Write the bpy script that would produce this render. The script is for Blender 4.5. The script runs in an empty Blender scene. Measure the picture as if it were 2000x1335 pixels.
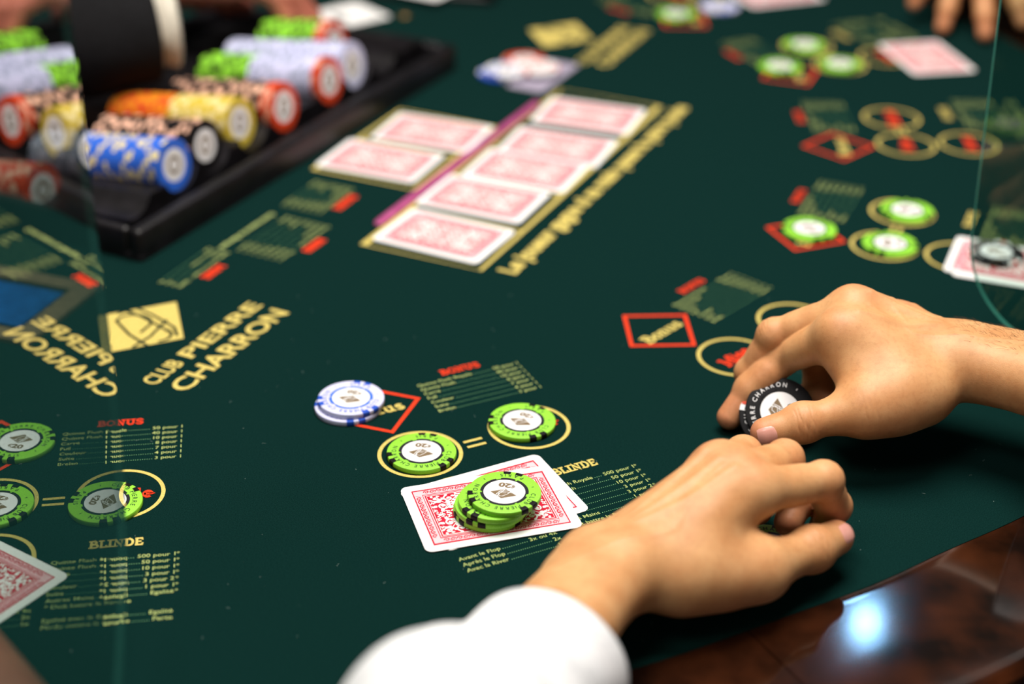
import bpy, math, random
import numpy as np
from mathutils import Matrix, Vector, Euler

# ------------------------------------------------------------------ camera, world, lights, exposure
TOP = 0.75                                   # height of the felt above the floor (m); lengths below are mm on the felt
CAM_H, PITCH, ROLL, FPX = 517.7, 0.50755, 0.01363666, 3176.2
SC = bpy.context.scene
COL = SC.collection
cp, sp_ = math.cos(PITCH), math.sin(PITCH)
FW = np.array([0, cp, -sp_]); UP0 = np.array([0, sp_, cp]); RT0 = np.array([1.0, 0, 0])
RT = math.cos(ROLL)*RT0 + math.sin(ROLL)*UP0
UP = -math.sin(ROLL)*RT0 + math.cos(ROLL)*UP0
EYE = np.array([0, 0, CAM_H])

cd = bpy.data.cameras.new('camera'); cam = bpy.data.objects.new('camera', cd); COL.objects.link(cam)
cd.sensor_width = 36; cd.lens = FPX*36/2000; cd.clip_start = 0.02
rm = Matrix((RT, UP, -FW)).transposed().to_4x4()
cam.matrix_world = Matrix.Translation((0, 0, TOP+CAM_H/1000)) @ rm
cd.dof.use_dof = True; cd.dof.focus_distance = 0.905; cd.dof.aperture_fstop = 3.0
SC.camera = cam

w = bpy.data.worlds.new('world'); SC.world = w; w.use_nodes = True
w.node_tree.nodes['Background'].inputs[0].default_value = (1.0, 0.95, 0.9, 1)
w.node_tree.nodes['Background'].inputs[1].default_value = 0.10
SC.view_settings.view_transform = 'Standard'; SC.view_settings.look = 'None'
SC.view_settings.exposure = 0.0; SC.view_settings.gamma = 1.0; SC.view_settings.use_curve_mapping = False

def area_light(name, x, y, z, size, power, color, aim=None, shape='DISK', sy=None):
    ld = bpy.data.lights.new(name, 'AREA'); ld.shape = shape; ld.size = size; ld.energy = power; ld.color = color
    if sy: ld.size_y = sy
    o = bpy.data.objects.new(name, ld); COL.objects.link(o); o.location = (x, y, z)
    d = Vector(aim if aim else (x, y, 0)) - o.location
    o.rotation_euler = d.to_track_quat('-Z', 'Y').to_euler()
    return o
area_light('ceiling_lamp', 0.15, 1.02, 2.35, 0.95, 42, (1.0, 0.93, 0.85), (0.1, 0.9, TOP))
area_light('ceiling_lamp', -0.6, 1.75, 2.9, 0.6, 9, (1.0, 0.92, 0.82), (0, 1.3, TOP))
area_light('ceiling_lamp', -0.55, 0.0, 2.4, 0.6, 10, (1.0, 0.95, 0.9), (0, 0.8, TOP))
area_light('spot_lamp', 0.70, 2.52, 2.25, 0.045, 0.9, (0.30, 0.62, 1.0), (0.2, 0.8, TOP))

# ------------------------------------------------------------------ helpers
def at(u, v, z=0.0):
    "point of the room (mm, felt = 0) seen at u,v of the 2000x1335 photograph, at height z"
    d = FW + (u-1000)/FPX*RT - (v-667.5)/FPX*UP
    return EYE + (z-CAM_H)/d[2]*d
def bone(u, v, prev, L, far=True):
    "point on the sight line of u,v at distance L from prev"
    d = at(u, v)-EYE; d = d/np.linalg.norm(d); q = EYE-prev; b = q@d; c = b*b-(q@q-L*L)
    t = -b if c < 0 else -b + (math.sqrt(c) if far else -math.sqrt(c))
    return EYE+t*d
def V(*a): return np.array(a, float)
def nrm(a): return a/np.linalg.norm(a)
def W(p): return (p[0]/1000, p[1]/1000, TOP+p[2]/1000)

class MB:
    "mesh builder, coordinates in mm"
    def __init__(s): s.v = []; s.f = []; s.m = []
    def add(s, vs, fs, mi=0):
        o = len(s.v); s.v += [tuple(map(float, p)) for p in vs]
        for f in fs: s.f.append([i+o for i in f]); s.m.append(mi)
    def mesh(s, name, mats, smooth=False, angle=None):
        me = bpy.data.meshes.new(name); me.from_pydata([(x/1000, y/1000, z/1000) for x, y, z in s.v], [], s.f)
        for m in (mats if isinstance(mats, (list, tuple)) else [mats]): me.materials.append(m)
        me.polygons.foreach_set('material_index', s.m)
        me.polygons.foreach_set('use_smooth', [smooth]*len(s.f))
        me.update()
        if angle: me.set_sharp_from_angle(angle=math.radians(angle))
        return me
def link(name, me, parent=None, mat=None):
    o = bpy.data.objects.new(name, me); COL.objects.link(o)
    if parent: o.parent = parent
    if mat is not None: o.matrix_local = mat
    return o
def tag(o, label, cat, group=None, kind=None):
    if label: o['label'] = label
    if cat: o['category'] = cat
    if group: o['group'] = group
    if kind: o['kind'] = kind
    return o
def empty(name, p, rot=0.0):
    o = bpy.data.objects.new(name, None); COL.objects.link(o); o.location = W(p); o.rotation_euler = (0, 0, rot); o.empty_display_size = .01
    return o
def box(mb, x0, x1, y0, y1, z0, z1, mi=0):
    mb.add([(x0,y0,z0),(x1,y0,z0),(x1,y1,z0),(x0,y1,z0),(x0,y0,z1),(x1,y0,z1),(x1,y1,z1),(x0,y1,z1)],
           [(3,2,1,0),(4,5,6,7),(0,1,5,4),(1,2,6,5),(2,3,7,6),(3,0,4,7)], mi)
def ring(mb, cx, cy, r0, r1, z, n=72, mi=0):
    vs = []; fs = []
    for i in range(n):
        a = 2*math.pi*i/n; vs += [(cx+r0*math.cos(a), cy+r0*math.sin(a), z), (cx+r1*math.cos(a), cy+r1*math.sin(a), z)]
    for i in range(n):
        j = (i+1) % n; fs.append((2*i, 2*i+1, 2*j+1, 2*j))
    mb.add(vs, fs, mi)
def disc(mb, cx, cy, r, z, n=48, mi=0, down=False):
    vs = [(cx+r*math.cos(2*math.pi*i/n), cy+r*math.sin(2*math.pi*i/n), z) for i in range(n)]
    f = list(range(n)); mb.add(vs, [f[::-1] if down else f], mi)
ZN = 0
def ribbon(mb, pts, wid, z, mi=0, closed=False):
    "flat stroke along pts (2-D), wid a number or list"
    global ZN; ZN = (ZN+1) % 60; z = z+ZN*.0006
    p = [np.array(q[:2], float) for q in pts]; n = len(p); vs = []
    for i in range(n):
        a = p[(i-1) % n] if (closed or i > 0) else p[i]; b = p[(i+1) % n] if (closed or i < n-1) else p[i]
        d = b-a; L = np.linalg.norm(d); d = d/L if L > 1e-9 else np.array([1., 0]); nn = np.array([-d[1], d[0]])
        k = 1.0
        if 0 < i < n-1 or closed:
            e = p[i]-a; e = e/(np.linalg.norm(e)+1e-9); k = 1/max(.45, abs(e@d))
        h = (wid[i] if hasattr(wid, '__len__') else wid)/2*k
        vs += [(*(p[i]-nn*h), z), (*(p[i]+nn*h), z)]
    fs = [(2*i, 2*i+2, 2*i+3, 2*i+1) for i in range(n-1)]
    if closed: fs.append((2*n-2, 0, 1, 2*n-1))
    mb.add(vs, fs, mi)
def arc(cx, cy, rx, ry, a0, a1, n=14):
    return [(cx+rx*math.cos(math.radians(a0+(a1-a0)*i/n)), cy+ry*math.sin(math.radians(a0+(a1-a0)*i/n))) for i in range(n+1)]

# text -> flat mesh, cap height in mm
_TX = {}
def _glyphs(s, bold):
    k = (s, bold)
    if k not in _TX:
        cu = bpy.data.curves.new('text', 'FONT'); cu.body = s; cu.size = 1; cu.resolution_u = 3; cu.offset = bold
        o = bpy.data.objects.new('text', cu); COL.objects.link(o)
        dg = bpy.context.evaluated_depsgraph_get(); me = bpy.data.meshes.new_from_object(o.evaluated_get(dg))
        vs = np.array([v.co[:2] for v in me.vertices]).reshape(-1, 2); fs = [list(p.vertices) for p in me.polygons]
        bpy.data.objects.remove(o); bpy.data.curves.remove(cu); bpy.data.meshes.remove(me)
        _TX[k] = (vs, fs)
    return _TX[k]
_h = _glyphs('H', 0)[0]; CAP = _h[:, 1].max()-_h[:, 1].min()
def text(mb, s, x, y, cap, z, align='L', bold=0.0, width=None, xs=1.0, mi=0, R=None):
    vs, fs = _glyphs(s, bold)
    if not len(vs): return 0
    k = cap/CAP; x0, x1 = vs[:, 0].min(), vs[:, 0].max(); L = (x1-x0)*k*xs
    if width: xs *= width/L; L = width
    ox = {'L': 0, 'C': -L/2, 'R': -L}[align]
    P = np.c_[(vs[:, 0]-x0)*k*xs+ox, vs[:, 1]*k]
    if R is not None: P = P@R.T
    mb.add(np.c_[P+np.array([x, y]), np.full(len(P), z)], fs, mi)
    return L
def ring_text(mb, s, r, cap, z, mid, outward=True, span=None, bold=0.02, mi=0):
    "letters on a circle of baseline/centre radius r; mid in degrees"
    ws = []
    for ch in s:
        if ch == ' ': ws.append(cap*.55); continue
        v = _glyphs(ch, bold)[0]; ws.append((v[:, 0].max()-v[:, 0].min())*cap/CAP*.92+cap*.2)
    tot = sum(ws); scale = 1.0
    if span: scale = math.radians(span)*r/tot
    a = math.radians(mid)+(1 if outward else -1)*tot*scale/r/2
    for ch, wd in zip(s, ws):
        st = wd*scale/r; am = a-(st/2 if outward else -st/2); a -= (st if outward else -st)
        if ch == ' ': continue
        th = am-math.pi/2 if outward else am+math.pi/2
        R = np.array([[math.cos(th), -math.sin(th)], [math.sin(th), math.cos(th)]])
        rb = r-cap/2 if outward else r+cap/2
        text(mb, ch, rb*math.cos(am), rb*math.sin(am), cap, z, 'C', bold, xs=.92, mi=mi, R=R)

# slab-serif stroke letters for the titles (unit cap height, strokes as ribbons)
SLAB = {
 'B': (.78, [[(.18,0),(.18,1)], [(.18,1),(.42,1)]+arc(.42,.77,.17,.23,90,-90)+[(.18,.54)], [(.18,.5),(.46,.5)]+arc(.46,.25,.26,.25,90,-90)+[(.18,0)]], [(.18,0,-.16,.05),(.18,1,-.16,.05)]),
 'L': (.7, [[(.22,1),(.22,0)], [(.1,0),(.62,0),(.62,.3)]], [(.22,1,-.2,.2)]),
 'I': (.44, [[(.22,0),(.22,1)]], [(.22,0,-.2,.2),(.22,1,-.2,.2)]),
 'N': (.92, [[(.2,0),(.2,1),(.72,0),(.72,1)]], [(.2,0,-.18,.18),(.2,1,-.18,.05),(.72,1,-.18,.18)]),
 'D': (.82, [[(.2,0),(.2,1),(.4,1)]+arc(.4,.5,.3,.5,90,-90)+[(.2,0)]], [(.2,0,-.18,.05),(.2,1,-.18,.05)]),
 'E': (.76, [[(.2,0),(.2,1)], [(.06,1),(.64,1),(.64,.74)], [(.06,0),(.66,0),(.66,.28)], [(.2,.5),(.5,.5)]], [(.5,.5,-.02,.02)]),
 'O': (.86, [arc(.43,.5,.32,.5,0,360,24)], []),
 'U': (.9, [[(.2,1),(.2,.35)]+arc(.45,.35,.25,.35,180,360)+[(.7,1)]], [(.2,1,-.18,.18),(.7,1,-.18,.18)]),
 'S': (.74, [arc(.37,.75,.24,.25,20,270,12)+arc(.37,.25,.26,.25,90,-160,12)], [(.62,.82,-.02,.04),(.1,.16,-.04,.02)]),
 'M': (1.06, [[(.2,0),(.2,1),(.52,.25),(.86,1),(.86,0)]], [(.2,0,-.18,.15),(.2,1,-.18,.05),(.86,1,-.05,.18),(.86,0,-.15,.18)]),
 'J': (.62, [[(.42,1),(.42,.25)]+arc(.24,.25,.18,.25,0,-170)], [(.42,1,-.18,.18)]),
 'n': (.74, [[(.18,0),(.18,.66)], [(.18,.45)]+arc(.36,.42,.18,.24,160,0)+[(.54,0)]], [(.18,0,-.15,.15),(.54,0,-.15,.15),(.18,.66,-.15,.03)]),
 'u': (.74, [[(.18,.66),(.18,.24)]+arc(.36,.24,.18,.24,180,360)+[(.54,.66)], [(.54,.66),(.54,0)]], [(.18,.66,-.15,.03),(.54,.66,-.15,.03),(.54,0,-.03,.15)]),
 'o': (.66, [arc(.33,.33,.23,.33,0,360,20)], []),
 's': (.56, [arc(.28,.5,.17,.17,20,270,10)+arc(.28,.17,.19,.17,90,-160,10)], []),
 'e': (.62, [[(.1,.34),(.5,.34)]+arc(.3,.33,.21,.33,2,310,16)], []),
 'i': (.38, [[(.18,0),(.18,.66)], [(.18,.86),(.18,1)]], [(.18,0,-.16,.16),(.18,.66,-.16,.03)]),
 'l': (.38, [[(.18,0),(.18,1)]], [(.18,0,-.16,.16),(.18,1,-.16,.03)]),
 'd': (.74, [arc(.34,.33,.2,.33,0,360,18), [(.54,0),(.54,1)]], [(.54,0,-.02,.15),(.54,1,-.15,.03)]),
 'r': (.56, [[(.18,0),(.18,.66)], [(.18,.4)]+arc(.36,.4,.18,.24,170,50)], [(.18,0,-.16,.16),(.18,.66,-.16,.03)]),
}
def slab(mb, s, x, y, cap, z, width=None, align='L', sw=.2, mi=0, R=None):
    tot = sum(SLAB[c][0] for c in s); k = cap; kx = (width/tot) if width else cap
    ox = {'L': 0, 'C': -tot*kx/2, 'R': -tot*kx}[align]
    tmp = MB()
    for c in s:
        wd, strokes, serifs = SLAB[c]
        for st in strokes: ribbon(tmp, [(ox+px*kx, py*k*(1-sw*.7)+sw*.35*k) for px, py in st], sw*k, z)
        for sx, sy, l, r in serifs:
            yy = sy*k*(1-sw*.7)+sw*.35*k; ribbon(tmp, [(ox+(sx+l*.9)*kx-sw*k*.3, yy), (ox+(sx+r*.9)*kx+sw*k*.3, yy)], sw*k*.8, z+.02)
        ox += wd*kx
    P = np.array(tmp.v)
    if R is not None: P[:, :2] = P[:, :2]@R.T
    P[:, :2] += np.array([x, y]); mb.add(P, tmp.f, mi)

# ------------------------------------------------------------------ materials
def srgb(r, g, b):
    f = lambda c: (c/255/12.92) if c/255 <= .04045 else ((c/255+.055)/1.055)**2.4
    return (f(r), f(g), f(b), 1)
def mat(name, rgb, rough=.6, spec=.5, **kw):
    m = bpy.data.materials.new(name); m.use_nodes = True; b = m.node_tree.nodes['Principled BSDF']
    b.inputs['Base Color'].default_value = srgb(*rgb); b.inputs['Roughness'].default_value = rough
    b.inputs['Specular IOR Level'].default_value = spec
    for k, v in kw.items(): b.inputs[k].default_value = v
    return m
def N(m, t, **kw):
    n = m.node_tree.nodes.new(t)
    for k, v in kw.items(): setattr(n, k, v)
    return n
def noise_mix(m, c1, c2, scale, detail=3, lo=.35, hi=.65, coord='Object', bump=0.0, bscale=None, bdist=.0002):
    nt = m.node_tree; b = nt.nodes['Principled BSDF']; tc = N(m, 'ShaderNodeTexCoord')
    n = N(m, 'ShaderNodeTexNoise'); n.inputs['Scale'].default_value = scale; n.inputs['Detail'].default_value = detail
    nt.links.new(tc.outputs[coord], n.inputs['Vector'])
    r = N(m, 'ShaderNodeValToRGB'); r.color_ramp.elements[0].position = lo; r.color_ramp.elements[1].position = hi
    r.color_ramp.elements[0].color = srgb(*c1); r.color_ramp.elements[1].color = srgb(*c2)
    nt.links.new(n.outputs['Fac'], r.inputs[0]); nt.links.new(r.outputs[0], b.inputs['Base Color'])
    if bump:
        n2 = N(m, 'ShaderNodeTexNoise'); n2.inputs['Scale'].default_value = bscale or scale*3; n2.inputs['Detail'].default_value = 4
        nt.links.new(tc.outputs[coord], n2.inputs['Vector'])
        bp = N(m, 'ShaderNodeBump'); bp.inputs['Strength'].default_value = bump; bp.inputs['Distance'].default_value = bdist
        nt.links.new(n2.outputs['Fac'], bp.inputs['Height']); nt.links.new(bp.outputs[0], b.inputs['Normal'])
    return r
M = {}
M['felt'] = mat('felt', (20, 42, 39), 1.0, .0); noise_mix(M['felt'], (4, 28, 26), (15, 46, 43), 1600, 5, .3, .72, bump=.5, bscale=4500, bdist=.0003)
M['felt'].node_tree.nodes['Principled BSDF'].inputs['Sheen Weight'].default_value = .015
M['gold'] = mat('gold_print', (205, 186, 100), .85, .2); noise_mix(M['gold'], (188, 168, 88), (216, 198, 112), 1500)
M['pale'] = mat('yellow_print', (176, 190, 116), .85, .2); noise_mix(M['pale'], (142, 168, 102), (194, 202, 124), 1800)
M['leader'] = mat('green_print', (112, 168, 118), .85, .2)
M['red'] = mat('red_print', (226, 58, 24), .85, .2); noise_mix(M['red'], (206, 44, 18), (236, 68, 28), 1500)
M['wood'] = mat('walnut', (70, 30, 14), .085, .5); M['wood'].node_tree.nodes['Principled BSDF'].inputs['Coat Weight'].default_value = .0
M['wood'].node_tree.nodes['Principled BSDF'].inputs['Coat Roughness'].default_value = .04
noise_mix(M['wood'], (18, 8, 5), (60, 29, 14), 26, 9, .36, .68, bump=.2, bscale=1500, bdist=.000012)
M['tray'] = mat('black_tray', (16, 15, 17), .38, .4); noise_mix(M['tray'], (12, 11, 13), (24, 22, 26), 60, bump=.1, bscale=900)
M['black'] = mat('black_plastic', (14, 14, 15), .4, .4)
M['cloth_black'] = mat('black_cloth', (13, 13, 15), .9, .2); noise_mix(M['cloth_black'], (9, 9, 11), (20, 20, 23), 400, bump=.4, bscale=1500)
M['carpet'] = mat('carpet', (60, 30, 28), .95, .1); noise_mix(M['carpet'], (40, 18, 18), (82, 44, 36), 40, bump=.6, bscale=500)
M['white_cloth'] = mat('white_shirt', (228, 229, 232), .85, .25); noise_mix(M['white_cloth'], (220, 221, 225), (233, 234, 237), 300, bump=.25, bscale=2200, bdist=.0002)
M['cream_cloth'] = mat('cream_cloth', (205, 200, 185), .85, .25); noise_mix(M['cream_cloth'], (196, 190, 175), (214, 209, 195), 300, bump=.25, bscale=2200)
M['brown_cloth'] = mat('brown_wool', (82, 70, 62), .92, .2); noise_mix(M['brown_cloth'], (70, 60, 53), (96, 84, 74), 700, bump=.6, bscale=1800, bdist=.0003)
M['card'] = mat('card_stock', (244, 244, 243), .42, .35)
M['cardred'] = mat('card_red', (192, 14, 48), .42, .3); noise_mix(M['cardred'], (184, 10, 42), (202, 20, 56), 800)
M['cardpink'] = mat('card_pink', (241, 192, 200), .42, .35)
M['magenta'] = mat('magenta_plastic', (168, 72, 124), .4, .4); noise_mix(M['magenta'], (158, 64, 116), (178, 82, 134), 80)
M['inlay'] = mat('chip_inlay', (240, 240, 242), .35, .4)
M['taupe'] = mat('taupe_print', (122, 101, 74), .5, .3); noise_mix(M['taupe'], (112, 92, 66), (132, 111, 84), 2000)
M['dark'] = mat('dark_print', (20, 22, 30), .5, .3)
M['brass'] = mat('brass', (176, 142, 88), .35, .5, Metallic=1.0)
M['tan'] = mat('tan_frame', (122, 104, 78), .5, .4); noise_mix(M['tan'], (112, 95, 70), (132, 113, 86), 200)
M['blue_plastic'] = mat('blue_plastic', (14, 84, 160), .4, .4); noise_mix(M['blue_plastic'], (10, 76, 150), (18, 92, 170), 100)
def chipmat(n, rgb):
    m = mat('chip_'+n, rgb, .5, .35); c = np.array(rgb); noise_mix(m, tuple(np.clip(c-6, 0, 255)), tuple(np.clip(c+5, 0, 255)), 1200, bump=.12, bscale=3000, bdist=.0001); return m
for n, c in dict(green=(142, 214, 58), black=(17, 16, 19), lilac=(206, 208, 240), blue=(46, 104, 214), orange=(228, 134, 24),
                 yellow=(208, 184, 66), red=(212, 66, 28), cream=(232, 218, 160), peach=(236, 186, 160), white=(236, 236, 238), dblue=(28, 78, 190), grey=(150, 160, 185)).items():
    M['c_'+n] = chipmat(n, c)

M['c_black'].node_tree.nodes['Principled BSDF'].inputs['Specular IOR Level'].default_value = .15
# skin
def skin_mat(name='skin', c1=(198, 141, 91), c2=(217, 166, 115), c3=(202, 118, 90)):
    m = bpy.data.materials.new(name); m.use_nodes = True; nt = m.node_tree; b = nt.nodes['Principled BSDF']
    tc = N(m, 'ShaderNodeTexCoord')
    n1 = N(m, 'ShaderNodeTexNoise'); n1.inputs['Scale'].default_value = 55; n1.inputs['Detail'].default_value = 4
    n2 = N(m, 'ShaderNodeTexNoise'); n2.inputs['Scale'].default_value = 420; n2.inputs['Detail'].default_value = 3
    for n in (n1, n2): nt.links.new(tc.outputs['Object'], n.inputs['Vector'])
    r1 = N(m, 'ShaderNodeValToRGB'); r1.color_ramp.elements[0].position = .32; r1.color_ramp.elements[1].position = .68
    r1.color_ramp.elements[0].color = srgb(*c1); r1.color_ramp.elements[1].color = srgb(*c2)
    nt.links.new(n1.outputs['Fac'], r1.inputs[0])
    at_ = N(m, 'ShaderNodeAttribute'); at_.attribute_name = 'blush'
    mx = N(m, 'ShaderNodeMix'); mx.data_type = 'RGBA'
    mx.inputs[7].default_value = srgb(*c3)
    mp = N(m, 'ShaderNodeMath'); mp.operation = 'MULTIPLY'; mp.inputs[1].default_value = .85
    nt.links.new(at_.outputs['Fac'], mp.inputs[0]); nt.links.new(mp.outputs[0], mx.inputs[0]); nt.links.new(r1.outputs[0], mx.inputs[6])
    mx2 = N(m, 'ShaderNodeMix'); mx2.data_type = 'RGBA'; mx2.blend_type = 'MULTIPLY'; mx2.inputs[7].default_value = (.8, .74, .7, 1)
    rr = N(m, 'ShaderNodeMapRange'); rr.inputs[1].default_value = .5; rr.inputs[2].default_value = .75; rr.inputs[3].default_value = 0; rr.inputs[4].default_value = .5
    nt.links.new(n2.outputs['Fac'], rr.inputs[0]); nt.links.new(rr.outputs[0], mx2.inputs[0]); nt.links.new(mx.outputs[2], mx2.inputs[6])
    nt.links.new(mx2.outputs[2], b.inputs['Base Color'])
    b.inputs['Roughness'].default_value = .5; b.inputs['Specular IOR Level'].default_value = .4
    b.inputs['Subsurface Weight'].default_value = .12; b.inputs['Subsurface Radius'].default_value = (1, .35, .18); b.inputs['Subsurface Scale'].default_value = .004
    vo = N(m, 'ShaderNodeTexVoronoi'); vo.inputs['Scale'].default_value = 1500
    nt.links.new(tc.outputs['Object'], vo.inputs['Vector'])
    ad = N(m, 'ShaderNodeMath'); ad.operation = 'ADD'; nt.links.new(vo.outputs['Distance'], ad.inputs[0]); nt.links.new(n2.outputs['Fac'], ad.inputs[1])
    bp = N(m, 'ShaderNodeBump'); bp.inputs['Strength'].default_value = .16; bp.inputs['Distance'].default_value = .0002
    nt.links.new(ad.outputs[0], bp.inputs['Height']); nt.links.new(bp.outputs[0], b.inputs['Normal'])
    return m
M['skin'] = skin_mat()
M['skin_low_light'] = skin_mat('skin_low_light', (176, 104, 86), (192, 120, 98), (184, 94, 80))  # pinker skin; the dim light on dealer and neighbour is put into the colour
M['nail'] = mat('nail', (222, 160, 146), .28, .5)
M['hair'] = mat('hair', (84, 54, 30), .6, .3)

def pane_mat(tint, edge=0.0):
    m = bpy.data.materials.new('plexiglass_edge' if edge else 'plexiglass'); m.use_nodes = True; nt = m.node_tree; nt.nodes.clear()
    out = N(m, 'ShaderNodeOutputMaterial'); tr = N(m, 'ShaderNodeBsdfTransparent'); gl = N(m, 'ShaderNodeBsdfGlossy'); mx = N(m, 'ShaderNodeMixShader')
    tr.inputs[0].default_value = tint; gl.inputs['Roughness'].default_value = 0.0; gl.inputs[0].default_value = (1, 1, 1, 1)
    g = N(m, 'ShaderNodeNewGeometry'); d = N(m, 'ShaderNodeVectorMath'); d.operation = 'DOT_PRODUCT'
    nt.links.new(g.outputs['Normal'], d.inputs[0]); nt.links.new(g.outputs['Incoming'], d.inputs[1])
    ab = N(m, 'ShaderNodeMath'); ab.operation = 'ABSOLUTE'; nt.links.new(d.outputs['Value'], ab.inputs[0])
    su = N(m, 'ShaderNodeMath'); su.operation = 'SUBTRACT'; su.inputs[0].default_value = 1; nt.links.new(ab.outputs[0], su.inputs[1])
    pw = N(m, 'ShaderNodeMath'); pw.operation = 'POWER'; pw.inputs[1].default_value = 5; nt.links.new(su.outputs[0], pw.inputs[0])
    ma = N(m, 'ShaderNodeMath'); ma.operation = 'MULTIPLY_ADD'; ma.inputs[1].default_value = 1.2; ma.inputs[2].default_value = .05; ma.use_clamp = True; nt.links.new(pw.outputs[0], ma.inputs[0])
    bf = N(m, 'ShaderNodeMath'); bf.operation = 'SUBTRACT'; bf.inputs[0].default_value = 1; nt.links.new(g.outputs['Backfacing'], bf.inputs[1])
    fm = N(m, 'ShaderNodeMath'); fm.operation = 'MULTIPLY'; nt.links.new(ma.outputs[0], fm.inputs[0]); nt.links.new(bf.outputs[0], fm.inputs[1])
    nt.links.new(fm.outputs[0], mx.inputs[0]); nt.links.new(tr.outputs[0], mx.inputs[1]); nt.links.new(gl.outputs[0], mx.inputs[2])
    if edge:
        df = N(m, 'ShaderNodeBsdfTranslucent'); df.inputs[0].default_value = srgb(120, 215, 200); dd = N(m, 'ShaderNodeBsdfDiffuse'); dd.inputs[0].default_value = srgb(90, 180, 165)
        m2 = N(m, 'ShaderNodeMixShader'); nt.links.new(df.outputs[0], m2.inputs[1]); nt.links.new(dd.outputs[0], m2.inputs[2])
        m3 = N(m, 'ShaderNodeMixShader'); m3.inputs[0].default_value = edge; nt.links.new(mx.outputs[0], m3.inputs[1]); nt.links.new(m2.outputs[0], m3.inputs[2])
        nt.links.new(m3.outputs[0], out.inputs[0])
    else: nt.links.new(mx.outputs[0], out.inputs[0])
    return m
M['pane'] = pane_mat((.80, .88, .85, 1)); M['pane_edge'] = pane_mat((.75, .93, .88, 1), .8); M['pane_edge_clear'] = pane_mat((.9, .95, .93, 1), .32)

# ------------------------------------------------------------------ the room and the table
mb = MB(); box(mb, -3000, 3000, -2500, 4500, -770, -750); fl = link('floor', mb.mesh('floor', M['carpet'])); fl.location = (0, 0, TOP)
tag(fl, 'dark patterned casino carpet under the table', 'floor', kind='structure')

M['wall'] = mat('wall_panel', (70, 52, 42), .7, .3); noise_mix(M['wall'], (58, 42, 34), (82, 62, 50), 6, bump=.2, bscale=60)
for nm, a in (('wall_left', (-3020, -3000, -2500, 4500)), ('wall_right', (3000, 3020, -2500, 4500)), ('wall_back', (-3020, 3020, 4500, 4520)), ('wall_front', (-3020, 3020, -2520, -2500))):
    mb = MB(); box(mb, *a, -770, 2150); o = link(nm, mb.mesh(nm, M['wall'])); o.location = (0, 0, TOP); tag(o, 'plain dark brown room wall away from the table', 'wall', kind='structure')
def spline(pts, n=12):
    P = [np.array(p, float) for p in pts]; m = len(P); out = []
    for i in range(m):
        p0, p1, p2, p3 = P[i-1], P[i], P[(i+1) % m], P[(i+2) % m]
        for k in range(n):
            t = k/n; out.append(.5*((2*p1)+(-p0+p2)*t+(2*p0-5*p1+4*p2-p3)*t*t+(-p0+3*p1-3*p2+p3)*t**3))
    return out
EDGE = [(-420,560),(-290,530),(-150,543),(-40,570),(61,609),(130,645),(188,677),(234,708),(284,741),(335,783),(395,852),(445,940),(485,1045),(512,1160),(528,1281),(524,1420),(490,1560),(430,1690),(340,1810),(200,1905),(20,1950),(-150,1900),(-262,1780),(-450,1400),(-600,1090),(-650,900),(-620,700),(-540,600)]
EP = spline(EDGE, 6)
table = empty('gaming_table', (0, 1200, -750)); tag(table, 'green felt poker table with printed betting layout and glossy walnut rim', 'table')
TI = Matrix.Translation((0, -1.2, -.0)) 
def tpart(name, me, parent=None):
    o = link(name, me, parent or table)
    if not parent: o.location = (0, -1.2, .75)
    return o
mb = MB(); n = len(EP)
vs = [(p[0], p[1], 0) for p in EP]+[(p[0], p[1], -12) for p in EP]
mb.add(vs, [list(range(n))]+[(i, n+i, n+(i+1) % n, (i+1) % n) for i in range(n)])
felt = tpart('felt', mb.mesh('felt', M['felt']))
# outward normals of the edge, for the rim
EN = []
for i in range(n):
    d = EP[(i+1) % n]-EP[i-1]; d /= np.linalg.norm(d); EN.append(np.array([d[1], -d[0]]))
prof = [(0.15, -.35), (1.5, -.5), (3, -.6), (6, -.6), (40, -.6), (76, -.6), (80, -.8), (84, -1.6), (88, -4), (90, -10), (88, -36), (60, -42), (0.3, -42)]
def rim_piece(i0, i1):
    mb = MB(); k = len(prof); vs = []; fs = []
    for j, i in enumerate(range(i0, i1+1)):
        p = EP[i % n]; e = EN[i % n]
        if j in (0, i1-i0):   # leave a hair-line joint
            t = EP[(i+1) % n]-EP[i % n] if j == 0 else EP[(i-1) % n]-EP[i % n]; p = p+t/np.linalg.norm(t)*.35
        vs += [(p[0]+e[0]*a, p[1]+e[1]*a, b) for a, b in prof]
    c = i1-i0
    for j in range(c):
        for q in range(k): fs.append((j*k+q, (j+1)*k+q, (j+1)*k+(q+1) % k, j*k+(q+1) % k))
    fs.append(list(range(k))[::-1]); fs.append([c*k+q for q in range(k)])
    mb.add(vs, [f[::-1] for f in fs]); return mb.mesh('rim_segment', M['wood'], True, 35)
joint = min(range(n), key=lambda i: np.linalg.norm(EP[i]-np.array([122, 641])))
cuts = sorted((joint+d) % n for d in (0, 24, 48, 72, 96, 120, 144))
for a, b in zip(cuts, cuts[1:]+[cuts[0]+n]): tpart('rim_segment', rim_piece(a, b))
mb = MB()
for r, z0, z1 in ((170, -700, -46), (330, -750, -700)):
    k = 32; vs = [(-40+r*math.cos(2*math.pi*i/k), 1230+r*math.sin(2*math.pi*i/k), z) for z in (z0, z1) for i in range(k)]
    mb.add(vs, [(i, (i+1) % k, k+(i+1) % k, k+i) for i in range(k)]+[list(range(k))[::-1], list(range(k, 2*k))])
tpart('pedestal', mb.mesh('pedestal', M['wood'], True, 40))

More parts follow.
